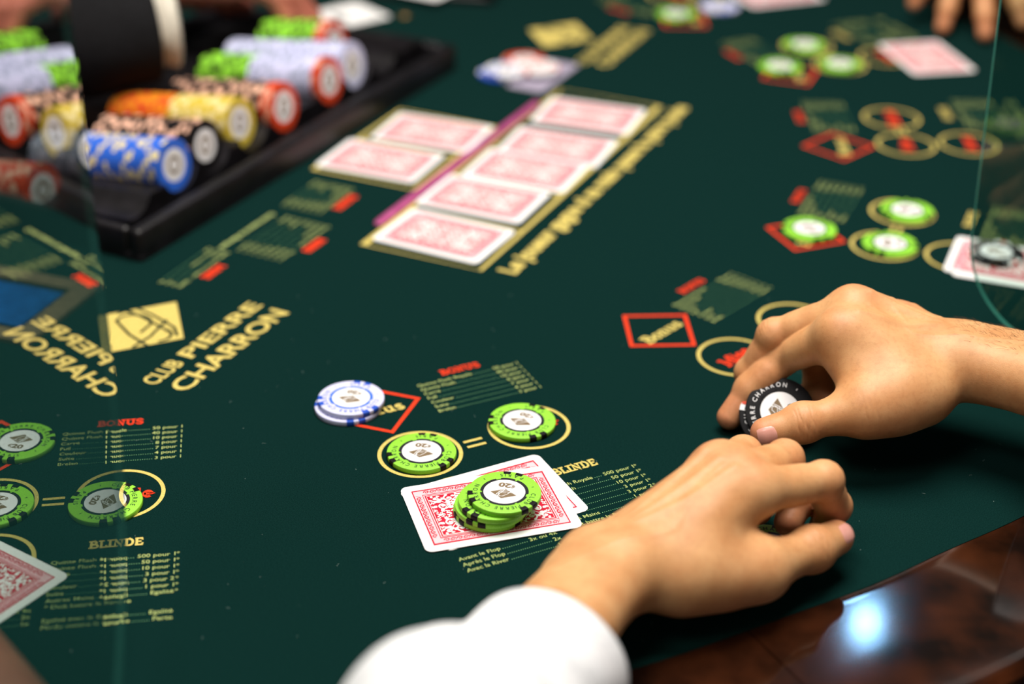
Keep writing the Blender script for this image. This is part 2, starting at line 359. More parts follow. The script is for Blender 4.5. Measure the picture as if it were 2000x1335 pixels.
# ---- printed layout
ZP = .25
def leader(mb, x0, x1, y, z=ZP, step=1.3, d=.48):
    x = x0
    while x < x1: mb.add([(x, y, z), (x+d, y, z), (x+d, y+d, z), (x, y+d, z)], [(0, 1, 2, 3)], 1); x += step
def rows(mb, lines, x0, x1, y, pitch, cap, dots=True):
    for a, b in lines:
        if a or b:
            la = text(mb, a, x0, y, cap, ZP, 'L', .004, xs=1.07) if a else 0
            lb = text(mb, b, x1, y, cap, ZP, 'R', .004, xs=1.08) if b else 0
            if dots and a and b: leader(mb, x0+la+1.2, x1-lb-1.2, y+.2)
        y -= pitch
B_ROWS = [('Quinte Flush Royale', '50 pour 1'), ('Quinte Flush', '40 pour 1'), ('Carré', '10 pour 1'), ('Full', '8 pour 1'), ('Couleur', '7 pour 1'), ('Suite', '4 pour 1'), ('Brelan', '3 pour 1')]
L_ROWS = [('Quinte Flush Royale', '500 pour 1'), ('Quinte Flush', '50 pour 1'), ('Carré', '10 pour 1'), ('Full', '3 pour 1'), ('Couleur', '3 pour 2'), ('Suite', '1 pour 1'), ('Autres Mains', 'Egalité'), ('* Doit battre la Banque', ''), ('', '')]
L_ROWS2 = [('Egalité avec la Banque', 'Egalité'), ('Perdu contre la Banque', 'Perte')]
P_ROWS = [('Avant le Flop', '3x ou 4x'), ('Après le Flop', '2x'), ('Avec la River', '1x')]
mb = MB(); rows(mb, B_ROWS, 29, 98.5, 70.4, 5.45, 2.9); me_bonus = mb.mesh('bonus_paytable', [M['pale'], M['leader']])
mb = MB(); rows(mb, L_ROWS, 42, 106, -65.2, 5.35, 2.9)
for i in range(7): text(mb, '*', 106.6, -65.2-5.35*i, 2.9, ZP)
rows(mb, L_ROWS2, 42, 106, -65.2-5.35*9, 5.35, 2.9); me_blind = mb.mesh('blind_paytable', [M['pale'], M['leader']])
mb = MB(); rows(mb, P_ROWS, -22.2, 36, -103.8, 5.25, 2.9); me_play = mb.mesh('play_paytable', [M['pale'], M['leader']])
mb = MB(); slab(mb, 'BONUS', 48.5, 77.5, 6.2, ZP, width=27, sw=.19); me_bt = mb.mesh('bonus_title', M['red'])
mb = MB(); slab(mb, 'BLINDE', 60.5, -53.6, 6.6, ZP, width=28.5, sw=.2); me_lt = mb.mesh('blind_title', M['gold'])
mb = MB(); ring(mb, 0, 0, 22.6, 24.9, ZP); me_ring = mb.mesh('betting_circle', M['gold'])
mb = MB(); ribbon(mb, [(29, 0), (0, 29), (-29, 0), (0, -29)], 2.5, ZP, closed=True); me_dia = mb.mesh('bonus_diamond', M['red'])
mb = MB(); slab(mb, 'Bonus', -19, -6.5, 9.5, ZP, width=37, sw=.19); me_bon = mb.mesh('bonus_word', M['gold'])
mb = MB()
for y in (.6, -5.2): mb.add([(-6, y-1.1, ZP), (6, y-1.1, ZP), (6, y+1.1, ZP), (-6, y+1.1, ZP)], [(0, 1, 2, 3)])
me_eq = mb.mesh('equals_sign', M['gold'])
def wordmesh(s, wd):
    mb = MB(); slab(mb, s, 0, -5, 10, ZP, width=wd, align='C', sw=.2); return mb.mesh('circle_word', M['red'])
me_w = [wordmesh('Mise', 27), wordmesh('Blinde', 37), wordmesh('Jouer', 33)]
def seat(x, y, deg, d, ob=(0, 0), ol=(0, 0)):
    R = Matrix.Translation((x/1000, y/1000, 0)) @ Matrix.Rotation(math.radians(deg), 4, 'Z')
    T = lambda a, b: R @ Matrix.Translation((a/1000, b/1000, 0))
    for nm, me in (('bonus_paytable', me_bonus), ('blind_paytable', me_blind), ('play_paytable', me_play), ('bonus_title', me_bt), ('blind_title', me_lt)): link(nm, me, felt, T(*(ob if 'bonus' in nm else ol)))
    for (a, b), wd in zip(((0, 0), (d, 0), (4, -54)), me_w): link('betting_circle', me_ring, felt, T(a, b)); link('circle_word', wd, felt, T(a, b))
    link('bonus_diamond', me_dia, felt, T(-5.5, 58)); link('bonus_word', me_bon, felt, T(-5.5, 57)); link('equals_sign', me_eq, felt, T(d/2-1.5, 0))
SEATS = [(-285.5, 739, 9, 69, (3, -4), (-5, 4)), (-52.5, 795, 26.5, 70.8), (144.5, 915, 48.5, 68), (273.5, 1084, 67, 65), (329.9, 1281.8, 90, 61.5), (307.8, 1480.7, 113.7, 58), (206, 1657, 137, 58)]
for s in SEATS: seat(*s)
# dealer-side paytables, read from the dealer's side
def dealer_table(cx, cy, deg, lines, wd, title, pitch=5.3, ty=None):
    mb = MB(); nl = len(lines); rows(mb, lines, -wd/2, wd/2, (nl-1)*pitch/2-1.4, pitch, 3.0)
    R = Matrix.Translation((cx/1000, cy/1000, 0)) @ Matrix.Rotation(math.radians(deg), 4, 'Z'); link('dealer_paytable', mb.mesh('dealer_paytable', [M['pale'], M['leader']]), felt, R)
    mb = MB(); slab(mb, title, 0, nl*pitch/2+1.5, 7, ZP, width=23 if len(title) < 6 else 28, align='C', sw=.28); link('dealer_title', mb.mesh('dealer_title', M['red']), felt, R)
dealer_table(-226, 1033, 246, [('Egalité avec le Croupier', 'Egalité'), ('Brelan', '3x'), ('Carré ou mieux', '10x'), ('Full', '4x')], 62, 'MISE')
dealer_table(-169, 1083, 244, B_ROWS, 66, 'BONUS', 6.0)
dealer_table(-152, 1158, 246, B_ROWS, 52, 'BLINDE', 5.4)
mb = MB(); text(mb, 'Doit battre la Banque', 0, 0, 4.2, ZP, 'C', .03, width=68); link('dealer_note', mb.mesh('dealer_note', M['pale']), felt, Matrix.Translation((-.1995, 1.096, 0)) @ Matrix.Rotation(math.radians(244.5), 4, 'Z'))
# specks of lint on the felt
mb = MB(); lr = random.Random(21)
for i in range(150):
    x, y = lr.uniform(-230, 330), lr.uniform(610, 1000); y += max(0, 625+max(0, .58*(x-61), .58*223+.9*(x-284))-y)*2; a = lr.uniform(0, 6.28); l = lr.choice((.3, .3, .4, .5, 2.0)); c_, s_ = math.cos(a)*l/2, math.sin(a)*l/2; wq = .09 if l > 1 else .16
    mb.add([(x-c_+s_*wq/l, y-s_-c_*wq/l, .3), (x+c_+s_*wq/l, y+s_-c_*wq/l, .5), (x+c_-s_*wq/l, y+s_+c_*wq/l, .5), (x-c_-s_*wq/l, y-s_+c_*wq/l, .3)], [(0, 1, 2, 3)])
link('lint', mb.mesh('lint', mat('lint', (150, 170, 165), .9, .1)), felt)['kind'] = 'stuff'
# card boxes and the gold line of text
CB = math.radians(65.4)
def box_row(ox, oy, L, Wd, cells):
    mb = MB(); t = np.array([math.cos(CB), math.sin(CB)]); s = np.array([t[1], -t[0]]); o = np.array([ox, oy])
    ribbon(mb, [o, o+t*L, o+t*L+s*Wd, o+s*Wd], 2.6, ZP, closed=True)
    for i in range(1, cells): ribbon(mb, [o+t*L*i/cells, o+t*L*i/cells+s*Wd], 2.4, ZP)
    return link('card_boxes', mb.mesh('card_boxes', M['gold']), felt)
box_row(-109.5, 1074, 362, 95, 5); box_row(-161.5, 1213, 147, 91, 2)
mb = MB(); text(mb, 'Le joueur gagne si sa main passe la paire jouée', 0, -5.5, 13.5, ZP, 'L', .04, width=366)
link('gold_sentence', mb.mesh('gold_sentence', M['gold']), felt, Matrix.Translation((-.0035, 1.0315, 0)) @ Matrix.Rotation(math.radians(65.4), 4, 'Z'))
# club emblem and name
def emblem(mb, k, z, m_fill=0, m_line=1, lw=1.0):
    "rhombus with a looped monogram, half width 1 along x"
    mb.add([(-k, 0, z), (0, -.86*k, z), (k, 0, z), (0, .86*k, z)], [(0, 1, 2, 3)], m_fill)
    for pts in ([(-.52, -.62), (-.3, .0), (-.05, .42)]+arc(.08, .2, .26, .3, 110, -100, 12)+[(-.16, -.12)],
                [(.2, .62), (.36, .55), (.3, .2), (.1, -.46)]+arc(-.1, -.46, .2, .18, 0, -150, 8),
                [(.52, .5), (.44, .1), (.24, -.5), (.02, -.72)],
                [(-.62, -.3), (-.2, -.34), (.4, -.24)]):
        ribbon(mb, [(a*k, b*k) for a, b in pts], .055*k*lw, z+.06, m_line)
def club_logo(cx, cy, deg, tx, ty, tdeg):
    mb = MB(); emblem(mb, 40, ZP, 0, 1)
    link('club_emblem', mb.mesh('club_emblem', [M['gold'], M['felt']]), felt, Matrix.Translation((cx/1000, cy/1000, 0)) @ Matrix.Rotation(math.radians(deg), 4, 'Z'))
    mb = MB(); text(mb, 'CLUB', 0, 0, 11, ZP, 'L', .02, width=31); text(mb, 'PIERRE', 38, 0, 11.5, ZP, 'L', .02, width=82); text(mb, 'CHARRON', 2, -21.5, 13.5, ZP, 'L', .022, width=117)
    link('club_name', mb.mesh('club_name', M['gold']), felt, Matrix.Translation((tx/1000, ty/1000, 0)) @ Matrix.Rotation(math.radians(tdeg), 4, 'Z'))
club_logo(-246, 944, 65, -221.5, 869, 64.3)
club_logo(44, 1559, 66, 66.5, 1474, 66)

# ------------------------------------------------------------------ dealer's chip tray
TA = nrm(V(.893, -.45, 0)); TB = V(-TA[1], TA[0], 0); TO = V(-268, 1050, 0)
TRAY = Matrix.Translation(W(TO)) @ Matrix(((TA[0], TB[0], 0), (TA[1], TB[1], 0), (0, 0, 1))).to_4x4()
tray = bpy.data.objects.new('chip_tray', None); COL.objects.link(tray); tray.matrix_world = TRAY
tag(tray, 'wide black dealer tray holding rows of coloured chips', 'tray')
AX0, AX1, BX0, BX1 = -262, 8, -8, 458
def bevel_box(x0, x1, y0, y1, z0, z1, r, m, name, parent):
    mb = MB(); k = 4; prof = [(0, z0)]+[(r*(1-math.cos(t*math.pi/2/k)), z1-r+r*math.sin(t*math.pi/2/k)) for t in range(k+1)]
    vs = []; 
    for ins, z in prof:
        for cx, cy, a0 in ((x1-r, y1-r, 0), (x0+r, y1-r, 90), (x0+r, y0+r, 180), (x1-r, y0+r, 270)):
            for t in range(4):
                a = math.radians(a0+30*t); vs.append((cx+(r-ins)*math.cos(a), cy+(r-ins)*math.sin(a), z))
    q = 16; L = len(prof); fs = [(j*q+i, j*q+(i+1) % q, (j+1)*q+(i+1) % q, (j+1)*q+i) for j in range(L-1) for i in range(q)]
    fs.append([(L-1)*q+i for i in range(q)]); fs.append(list(range(q))[::-1]); mb.add(vs, fs); return link(name, mb.mesh(name, m, True, 40), parent)
bevel_box(AX0, AX1, BX0, BX1, .3, 6, 3, M['tray'], 'tray_base', tray)
for a in ((AX1-12, AX1, BX0, BX1), (AX0, AX0+12, BX0, BX1), (AX0+12, AX1-12, BX0, BX0+9), (AX0+12, AX1-12, BX1-12, BX1)): bevel_box(*a, 5, 24, 4, M['tray'], 'tray_wall', tray)
TILT = math.radians(8)
ROWS = [(20, -104, 22, [('red', 16)], 'nearest row'), (76, -24, 38, [('blue', 22), ('grey', 15)], 'second row'), (118, -26, 38, [('black', 28)], 'third row'),
        (170, -31, 38, [('yellow', 17), ('orange', 18)], 'fourth row'), (216, -20, 38, [('red', 3), ('black', 28)], 'fifth row'),
        (286, -21, 38, [('red', 2), ('lilac', 19), ('green', 16)], 'sixth row'), (328, -24, 38, [('lilac', 37)], 'seventh row'), (371, -70, 38, [('red', 3), ('green', 18)], 'farthest row')]
# grooved bed under the rows
mb = MB(); bs = list(np.arange(12, 444, 3.0)); vs = []; fs = []
def bed_h(b): 
    best = 3.0
    for rb, ra, rz, *_ in ROWS:
        dd = abs(b-rb)
        if dd < 20.6: return -math.sqrt(20.9**2-dd*dd)
    return best-12
for a in (-18, -246):
    for b in bs:
        zc = 38+math.tan(TILT)*(a+24); h = bed_h(b); vs.append((a, b, max(6.2, zc+max(h, -20.9) if h > -9.0 or True else 0)))
nb = len(bs); fs = [(i, i+1, nb+i+1, nb+i) for i in range(nb-1)]
vs += [(a, b, 6.1) for a in (-18, -246) for b in bs]; fs += [(i, 2*nb+i, 2*nb+i+1, i+1) for i in range(nb-1)]
mb.add(vs, fs); link('chip_bed', mb.mesh('chip_bed', M['tray'], True, 50), tray)

# simple chips for the tray: one mesh, edge spots and centre label coloured
def tray_chip(name, c_body, c_spot, c_face=None):
    mb = MB(); R, T, q = 20.2, 3.3, 36; per = 6
    for z in (0, T):
        pass
    vs = [(R*math.cos(2*math.pi*i/q), R*math.sin(2*math.pi*i/q), z) for z in (.3, T-.3) for i in range(q)]
    vs += [((R-.4)*math.cos(2*math.pi*i/q), (R-.4)*math.sin(2*math.pi*i/q), z) for z in (0, T) for i in range(q)]
    spot = lambda i: 1 if (i % 12) in (1, 2, 5, 6) else 0
    o = len(mb.v); mb.v += vs
    for i in range(q):
        j = (i+1) % q
        for f in ((i, j, q+j, q+i), (q+i, q+j, 3*q+j, 3*q+i), (2*q+i, 2*q+j, j, i)): mb.f.append(list(f)); mb.m.append(spot(i))
    disc(mb, 0, 0, R-.4, 0, q, 0, True); ring(mb, 0, 0, 12.6, R-.4, T, q, 0); disc(mb, 0, 0, 12.6, T, q, 2)
    ring(mb, 0, 0, 4.5, 7.5, T+.03, 12, 3)
    for f in (mb.f[-12:]): pass
    return mb.mesh(name, [M['c_'+c_body], M['c_'+c_spot], M[c_face or 'inlay'], M['taupe']], True, 40)
TC = {k: tray_chip('tray_chip', *v) for k, v in dict(red=('red', 'peach'), blue=('blue', 'cream'), grey=('grey', 'lilac'), black=('black', 'peach'), yellow=('yellow', 'cream'), orange=('orange', 'red'), lilac=('lilac', 'grey'), green=('green', 'black')).items()}
random.seed(4)
DESC = {'red': 'orange red chip with pale spots', 'blue': 'blue chip with cream spots', 'grey': 'pale grey blue chip', 'black': 'black chip with peach spots', 'yellow': 'mustard yellow chip', 'orange': 'bright orange chip', 'lilac': 'pale lilac chip', 'green': 'lime green chip with dark spots'}
axis = TA*math.cos(TILT)+V(0, 0, math.sin(TILT))
for rb, ra, rz, segs, rname in ROWS:
    k = 0
    for ci, cnt in segs:
        for i in range(cnt):
            c = TO+TA*(ra)+TB*rb+V(0, 0, rz)-axis*(k*3.42+3.3)
            c = c+V(random.uniform(-.25, .25), random.uniform(-.25, .25), random.uniform(0, .35))
            mw = Matrix.Translation(W(c)) @ Vector(axis).to_track_quat('Z', 'Y').to_matrix().to_4x4() @ Matrix.Rotation(random.uniform(0, 6.28), 4, 'Z')
            o = link('gaming_chip', TC[ci]); o.matrix_world = mw
            tag(o, f'{DESC[ci]} lying in the {rname} of the black tray', 'chip', f'{ci} chips in the {rname} of the tray'); k += 1

# ------------------------------------------------------------------ gaming chips on the felt
CR, CT = 20.2, 3.4
def chip_meshes(body, spot, ink, inner):
    d = {}
    mb = MB(); q = 72; prof = [(CR-1.0, 0), (CR-.25, .2), (CR, .6), (CR, CT-.6), (CR-.2, CT-.2), (CR-.8, CT), (12.9, CT), (12.7, CT-.25), (0.01, CT-.25)]
    vs = [(r*math.cos(2*math.pi*i/q), r*math.sin(2*math.pi*i/q), z) for r, z in prof for i in range(q)]
    mb.add(vs, [(j*q+i, j*q+(i+1) % q, (j+1)*q+(i+1) % q, (j+1)*q+i) for j in range(len(prof)-1) for i in range(q)]+[list(range(q))[::-1]])
    d['body'] = mb.mesh('chip_body', M['c_'+body], True, 40)
    mb = MB(); h = math.radians(6.3); kk = 4; e = .1
    pr = [(CR-2.9, CT+.05), (CR-.8, CT+.06), (CR-.15, CT-.12), (CR+e, CT-.6), (CR+e, .6), (CR-.2, .12)]
    vs = [(r*math.cos(-h+2*h*i/kk), r*math.sin(-h+2*h*i/kk), z) for r, z in pr for i in range(kk+1)]
    mb.add(vs, [(j*(kk+1)+i, (j+1)*(kk+1)+i, (j+1)*(kk+1)+i+1, j*(kk+1)+i+1) for j in range(len(pr)-1) for i in range(kk)])
    d['edge_spot'] = mb.mesh('edge_spot', M['c_'+spot], True, 40)
    mb = MB(); q = 60
    for i in range(q):   # toothed dark ring around the label
        a0, a1 = 2*math.pi*i/q, 2*math.pi*(i+1)/q; ro = 12.25 if (i % 20) in (9, 10) or (i % 20) in (2,) else 13.35
        mb.add([(11.45*math.cos(a0), 11.45*math.sin(a0), CT+.03), (ro*math.cos(a0), ro*math.sin(a0), CT+.03), (ro*math.cos(a1), ro*math.sin(a1), CT+.03), (11.45*math.cos(a1), 11.45*math.sin(a1), CT+.03)], [(0, 1, 2, 3)])
    d['label_ring'] = mb.mesh('label_ring', inner)
    mb = MB(); disc(mb, 0, 0, 11.7, CT, 48); d['label_disc'] = mb.mesh('label_disc', M['inlay'])
    mb = MB(); ring_text(mb, 'CLUB PIERRE CHARRON', 16.0, 2.6, CT+.05, 90, True, 204, .014); ring_text(mb, 'PARIS', 16.0, 2.4, CT+.05, 270, False, 52, .014)
    for a in (-32, 212):
        a = math.radians(a); ribbon(mb, [(15.6*math.cos(a), 15.6*math.sin(a)), (16.9*math.cos(a), 16.9*math.sin(a))], .5, CT+.05)
    d['lettering'] = mb.mesh('lettering', ink)
    mb = MB(); emblem(mb, 7.4, CT+.05, 0, 1, .95)
    P = np.array(mb.v); P[:, 1] = P[:, 1]*.74+2.0; mb.v = [tuple(p) for p in P]
    text(mb, '€', -4.6, -7.2, 2.6, CT+.07, 'L', .03, mi=0); text(mb, '20', -2.1, -7.9, 3.7, CT+.07, 'L', .05, width=7.0, mi=0)
    d['emblem'] = mb.mesh('emblem', [M['taupe'], M['inlay']])
    return d
CM = {'green': chip_meshes('green', 'black', M['dark'], M['dark']), 'lilac': chip_meshes('lilac', 'dblue', M['c_dblue'], M['c_blue']), 'black': chip_meshes('black', 'white', M['c_white'], M['c_black']),
      'whitered': chip_meshes('white', 'red', M['c_red'], M['c_red']), 'deepblue': chip_meshes('dblue', 'white', M['c_white'], M['c_dblue']), 'orangered': chip_meshes('red', 'peach', M['dark'], M['c_red']), 'whiteblue': chip_meshes('white', 'dblue', M['c_dblue'], M['c_dblue'])}
def chip(kind, p, deg, label, mw=None, group=None, redmid=False):
    o = empty('gaming_chip', p, math.radians(deg)); d = CM[kind]
    if mw is not None: o.matrix_world = mw
    tag(o, label, 'chip', group)
    link('body', d['body'], o)
    for c in (270, 30, 150):
        for s in (-10.6, 10.6): link('edge_spot', d['edge_spot'], o, Matrix.Rotation(math.radians(c+s), 4, 'Z'))
    if kind == 'black':
        for c in (270, 30, 150): link('edge_spot', CM['whitered']['edge_spot'], o, Matrix.Rotation(math.radians(c), 4, 'Z')); 
    for nm in ('label_disc', 'label_ring', 'lettering', 'emblem'): link(nm, d[nm], o)
    return o
Z1 = 1.1
chip('green', at(823.6, 890), 172, 'lime green chip in the left betting circle above the two red backed cards')
chip('green', at(1019.6, 829.5), 150, 'lime green chip half off the circle right of the gold equals sign')
chip('lilac', at(680, 798.5), 140, 'lower white and blue chip on the red bonus diamond')
chip('lilac', at(686, 785, CT+.1), 163, 'upper white and blue chip stacked on the red bonus diamond')
for k, (u, v, dg, lb) in enumerate([(957, 999, 60, 'bottom green chip of the stack on the face down cards'), (960, 991.5, 95, 'second green chip from the bottom of the stack on the cards'),
                                    (967, 982.5, 196, 'third green chip from the bottom of the stack on the cards'), (985, 969.5, 165, 'top green chip of the stack on the face down cards')]):
    chip('green', at(u, v, Z1+k*3.45), dg, lb)
chip('green', at(40, 869.5), -10, 'green chip on the left red diamond behind the clear pane')
chip('green', at(-6, 994), 172, 'green chip cut by the left picture edge behind the clear pane')
chip('green', at(207, 988), -100, 'green chip straddling the edge of the left clear pane')
chip('green', at(1580, 453), 20, 'blurred green chip on the red diamond above the right hand')
chip('green', at(1771, 417), 50, 'blurred green chip in the upper circle above the right hand')
chip('green', at(1738, 482), 80, 'blurred green chip in the lower circle above the right hand')
chip('green', at(1523, 134), 10, 'blurred green chip on a diamond beside the far red backed card')
chip('green', at(1571, 92), 70, 'rearmost of three blurred green chips near the far red backed card')
chip('green', at(1640, 130), 40, 'blurred green chip nearest the far red backed card')
chip('green', at(1320, 32), 30, 'very blurred green chip beside a lilac chip at the far table end')
chip('lilac', at(1405, 17), 10, 'pale lilac chip at the far table end beside pink card')
chip('deepblue', at(976, 148, .2), 25, 'deep blue chip under a white chip beside the small lilac card')
chip('whiteblue', at(990, 141, CT+.5), 75, 'white chip lying on a deep blue chip beside the small lilac card')
chip('orangered', at(1024, 122, .6), 40, 'orange red chip behind two white chips at the small lilac card')
chip('whitered', at(1050, 136, CT+.9), 80, 'white chip with red edge spots resting on an orange red chip')
chip('black', at(1944, 499, 1.2), 30, 'black rimmed chip on cards behind the right clear pane')
chip('green', at(1500, 1076, .3), 30, 'green chip mostly hidden under the left palm')

# chips held in the right hand
hc = at(1523, 803, 20); hn = nrm(V(-.10, -.68, .72)); 
def held(c, nrml, roll):
    q = Vector(nrml).to_track_quat('Z', 'Y').to_matrix().to_4x4(); return Matrix.Translation(W(c-nrml*CT/2)) @ q @ Matrix.Rotation(math.radians(roll), 4, 'Z')
HELD_ROLL = 89
chip('black', hc, 0, 'front black chip held between right thumb and index finger', held(hc, hn, HELD_ROLL))
chip('black', hc, 0, 'rear black chip held behind another chip in the right hand', held(hc-hn*3.5+V(-3.5, -1.0, -1.4), hn, HELD_ROLL+40))

# ------------------------------------------------------------------ playing cards
CL, CW, CRN = 88.0, 63.0, 4.2
def rrect(L, Wd, r, k=6):
    out = []
    for cx, cy, a0 in ((L/2-r, Wd/2-r, 0), (-L/2+r, Wd/2-r, 90), (-L/2+r, -Wd/2+r, 180), (L/2-r, -Wd/2+r, 270)):
        out += [(cx+r*math.cos(math.radians(a0+90*i/k)), cy+r*math.sin(math.radians(a0+90*i/k))) for i in range(k+1)]
    return out
mb = MB(); rr = rrect(CL, CW, CRN); q = len(rr)
mb.add([(x, y, 0) for x, y in rr]+[(x, y, .35) for x, y in rr], [list(range(q))[::-1], list(range(q, 2*q))]+[(i, (i+1) % q, q+(i+1) % q, q+i) for i in range(q)])
me_card = mb.mesh('card_stock', M['card'])
def spiral(cx, cy, r, turns, a0, sgn, n=20, w0=.9):
    P = []; wd = []
    for i in range(n+1):
        t = i/n; rad = r*(1-t*.88); a = a0+sgn*turns*2*math.pi*t; P.append((cx+rad*math.cos(a), cy+rad*math.sin(a))); wd.append(w0*(1-.35*t))
    return P, wd
def leaf(mb, x, y, ang, L, wd, z):
    global ZN; ZN = (ZN+1) % 60; z = z+ZN*.0006
    c, s = math.cos(ang), math.sin(ang); pts = [(0, 0), (.25, .42), (.55, .5), (.8, .3), (1, 0), (.75, -.12), (.5, -.5), (.2, -.35)]
    mb.add([(x+c*a*L-s*b*wd, y+s*a*L+c*b*wd, z) for a, b in pts], [list(range(8))[::-1]])
def card_back():
    rng = random.Random(11); mb = MB(); z = .42
    x1, y1 = 38.2, 25.7; x2, y2 = 32.4, 19.9                              # outer and inner frames
    ribbon(mb, [(-x1, -y1), (x1, -y1), (x1, y1), (-x1, y1)], .95, z, 0, True)
    ribbon(mb, [(-x2-.9, -y2-.9), (x2+.9, -y2-.9), (x2+.9, y2+.9), (-x2-.9, y2+.9)], .5, z, 0, True)
    mb.add([(-x1, -y1, z-.03), (x1, -y1, z-.03), (x1, y1, z-.03), (-x1, y1, z-.03)], [(0, 1, 2, 3)], 2)
    mb.add([(-x2, -y2, z), (x2, -y2, z), (x2, y2, z), (-x2, y2, z)], [(0, 1, 2, 3)], 0)
    ribbon(mb, [(-x2+.9, -y2+.9), (x2-.9, -y2+.9), (x2-.9, y2-.9), (-x2+.9, y2-.9)], .35, z+.03, 1, True)
    tmp = MB(); zz = z+.04; placed = []                                     # one quarter of the vine work
    tries = 0
    for r in [4.9, 4.6, 4.2, 3.8, 3.4, 3.0, 2.8, 2.6, 2.4, 2.2, 2.0, 2.0, 1.8, 1.8, 1.6, 1.6, 1.5, 1.5, 1.4, 1.4, 1.3, 1.3, 1.2, 1.2, 1.1, 1.1, 1.0, 1.0, 1.0, .9, .9, .9, .9]:
        for t in range(160):
            x, y = rng.uniform(r*.7, x2-1.4-r), rng.uniform(r*.7, y2-1.4-r)
            if all(math.hypot(x-a, y-b) > r+c-.15 for a, b, c in placed): placed.append((x, y, r)); break
    for x, y, r in placed:
        a0 = rng.uniform(0, 6.28); s = rng.choice((-1, 1)); tw = 1.25 if r > 2 else .9
        P, wd = spiral(x, y, r*.86, tw, a0, s, 22 if r > 2 else 12, min(1.1, .42+r*.17)); ribbon(tmp, P, wd, zz)
        for i in range(5 if r > 2 else 3):
            a = a0+s*(i*1.25+.3); leaf(tmp, x+r*.72*math.cos(a), y+r*.72*math.sin(a), a-s*.9, r*.66+.4, r*.44+.32, zz+.01)
        if r > 2.6:
            for i in range(5): leaf(tmp, x, y, a0+i*1.2566, r*.36, r*.24, zz+.02)
    for (xa, ya, ra), (xb, yb, rb) in zip(placed[:9], placed[1:10]):
        m = ((xa+xb)/2+rng.uniform(-2, 2), (ya+yb)/2+rng.uniform(-2, 2))
        Q = [((1-t)**2*xa+2*t*(1-t)*m[0]+t*t*xb, (1-t)**2*ya+2*t*(1-t)*m[1]+t*t*yb) for t in np.linspace(0, 1, 10)]; ribbon(tmp, Q, .45, zz)
    P = np.array(tmp.v)
    for sx, sy in ((1, 1), (-1, 1), (1, -1), (-1, -1)):
        mb.add(P*np.array([sx, sy, 1]), [f if sx*sy > 0 else f[::-1] for f in tmp.f], 1)
    def edge(p, d, nn, L):                                                    # running scrolls of the border
        k = int(L/3.5); st = L/k
        for i in range(k):
            c = p+d*(st*(i+.5)); s = 1 if i % 2 else -1
            Q, wd = spiral(c[0], c[1], 1.55, 1.3, math.atan2(d[1], d[0])+(0 if s > 0 else math.pi), s, 14, .62); ribbon(mb, Q, wd, z+.01, 0)
            e = c+d*st*.5; ribbon(mb, [e-nn*1.4*s-d*.8, e-nn*.2*s, e+nn*1.4*s+d*.8], .3, z+.01, 0)
    ym = (y1+y2+.9)/2; xm = (x1+x2+.9)/2
    edge(np.array([-x2, ym]), np.array([1., 0]), np.array([0., 1]), 2*x2); edge(np.array([-x2, -ym]), np.array([1., 0]), np.array([0., 1]), 2*x2)
    edge(np.array([xm, -y2]), np.array([0., 1]), np.array([1., 0]), 2*y2); edge(np.array([-xm, -y2]), np.array([0., 1]), np.array([1., 0]), 2*y2)
    return mb.mesh('back_print', [M['cardred'], M['card'], M['cardpink']])
me_back = card_back()
def card(p, deg, label, group=None, face=False):
    o = empty('playing_card', p, math.radians(deg)); tag(o, label, 'card', group)
    link('card_stock', me_card, o)
    if not face: link('back_print', me_back, o)
    return o
card(V(-8.9, 748.4, .2), 27.5, 'face down red card mostly hidden under the other near card')
card(V(-10.9, 741.3, .62), 17.0, 'face down red card under the near stack of green chips')
for x, y, dg, lb in [(-51.4, 1091.4, -26.5, 'face down red card nearest the hands, in the lowest box of the row of five'), (-23.8, 1159.2, -23.8, 'face down red card second from the bottom in the row of five'),
                     (64.4, 1338.4, -19.1, 'face down red card in the farthest box of the row of five'), (-109.3, 1232.2, -22.2, 'nearer face down red card of the pair beside the chip tray'),
                     (-69.9, 1294.3, -20.3, 'farther face down red card of the pair beside the chip tray')]: card(V(x, y, .3), dg, lb)
c3 = (at(956, 293)+at(1150, 325)+at(1102, 379)+at(904, 342))/4; card(V(c3[0], c3[1], .8), -22, 'face down red card in the middle box of the row of five')
c4 = (at(1015, 249)+at(1206, 276)+at(1166, 326)+at(969, 300))/4; card(V(c4[0], c4[1], .3), -20, 'face down red card second from the far end of the row of five')
# left neighbour's hand of cards
e1 = nrm(V(-44.5, 31.1, 0)); e2 = nrm(V(-25, -38.3, 0)); cc = V(-227.3, 674.2, .3)+e1*CW/2+e2*CL/2
card(cc, math.degrees(math.atan2(e2[1], e2[0])), 'red backed card cut by the left edge behind the clear pane')
card(V(395, 1505, .3), -78, 'blurred face down red card before the far right hand')
card(V(276, 1700, .3), 22, 'face down red card cut by the top edge of the picture')
q1, q2 = at(1872, 457), at(1838, 536); dn = nrm(q1-q2); dr = V(dn[1], -dn[0], 0)
card((q1+q2)/2+dr*44+V(0, 0, .6), math.degrees(math.atan2(dr[1], dr[0])), 'upper red card of the pair behind the right pane')
card((q1+q2)/2+dr*50-dn*3+V(0, 0, .2), math.degrees(math.atan2(dr[1], dr[0]))+2, 'lower red card of the pair behind the right pane')
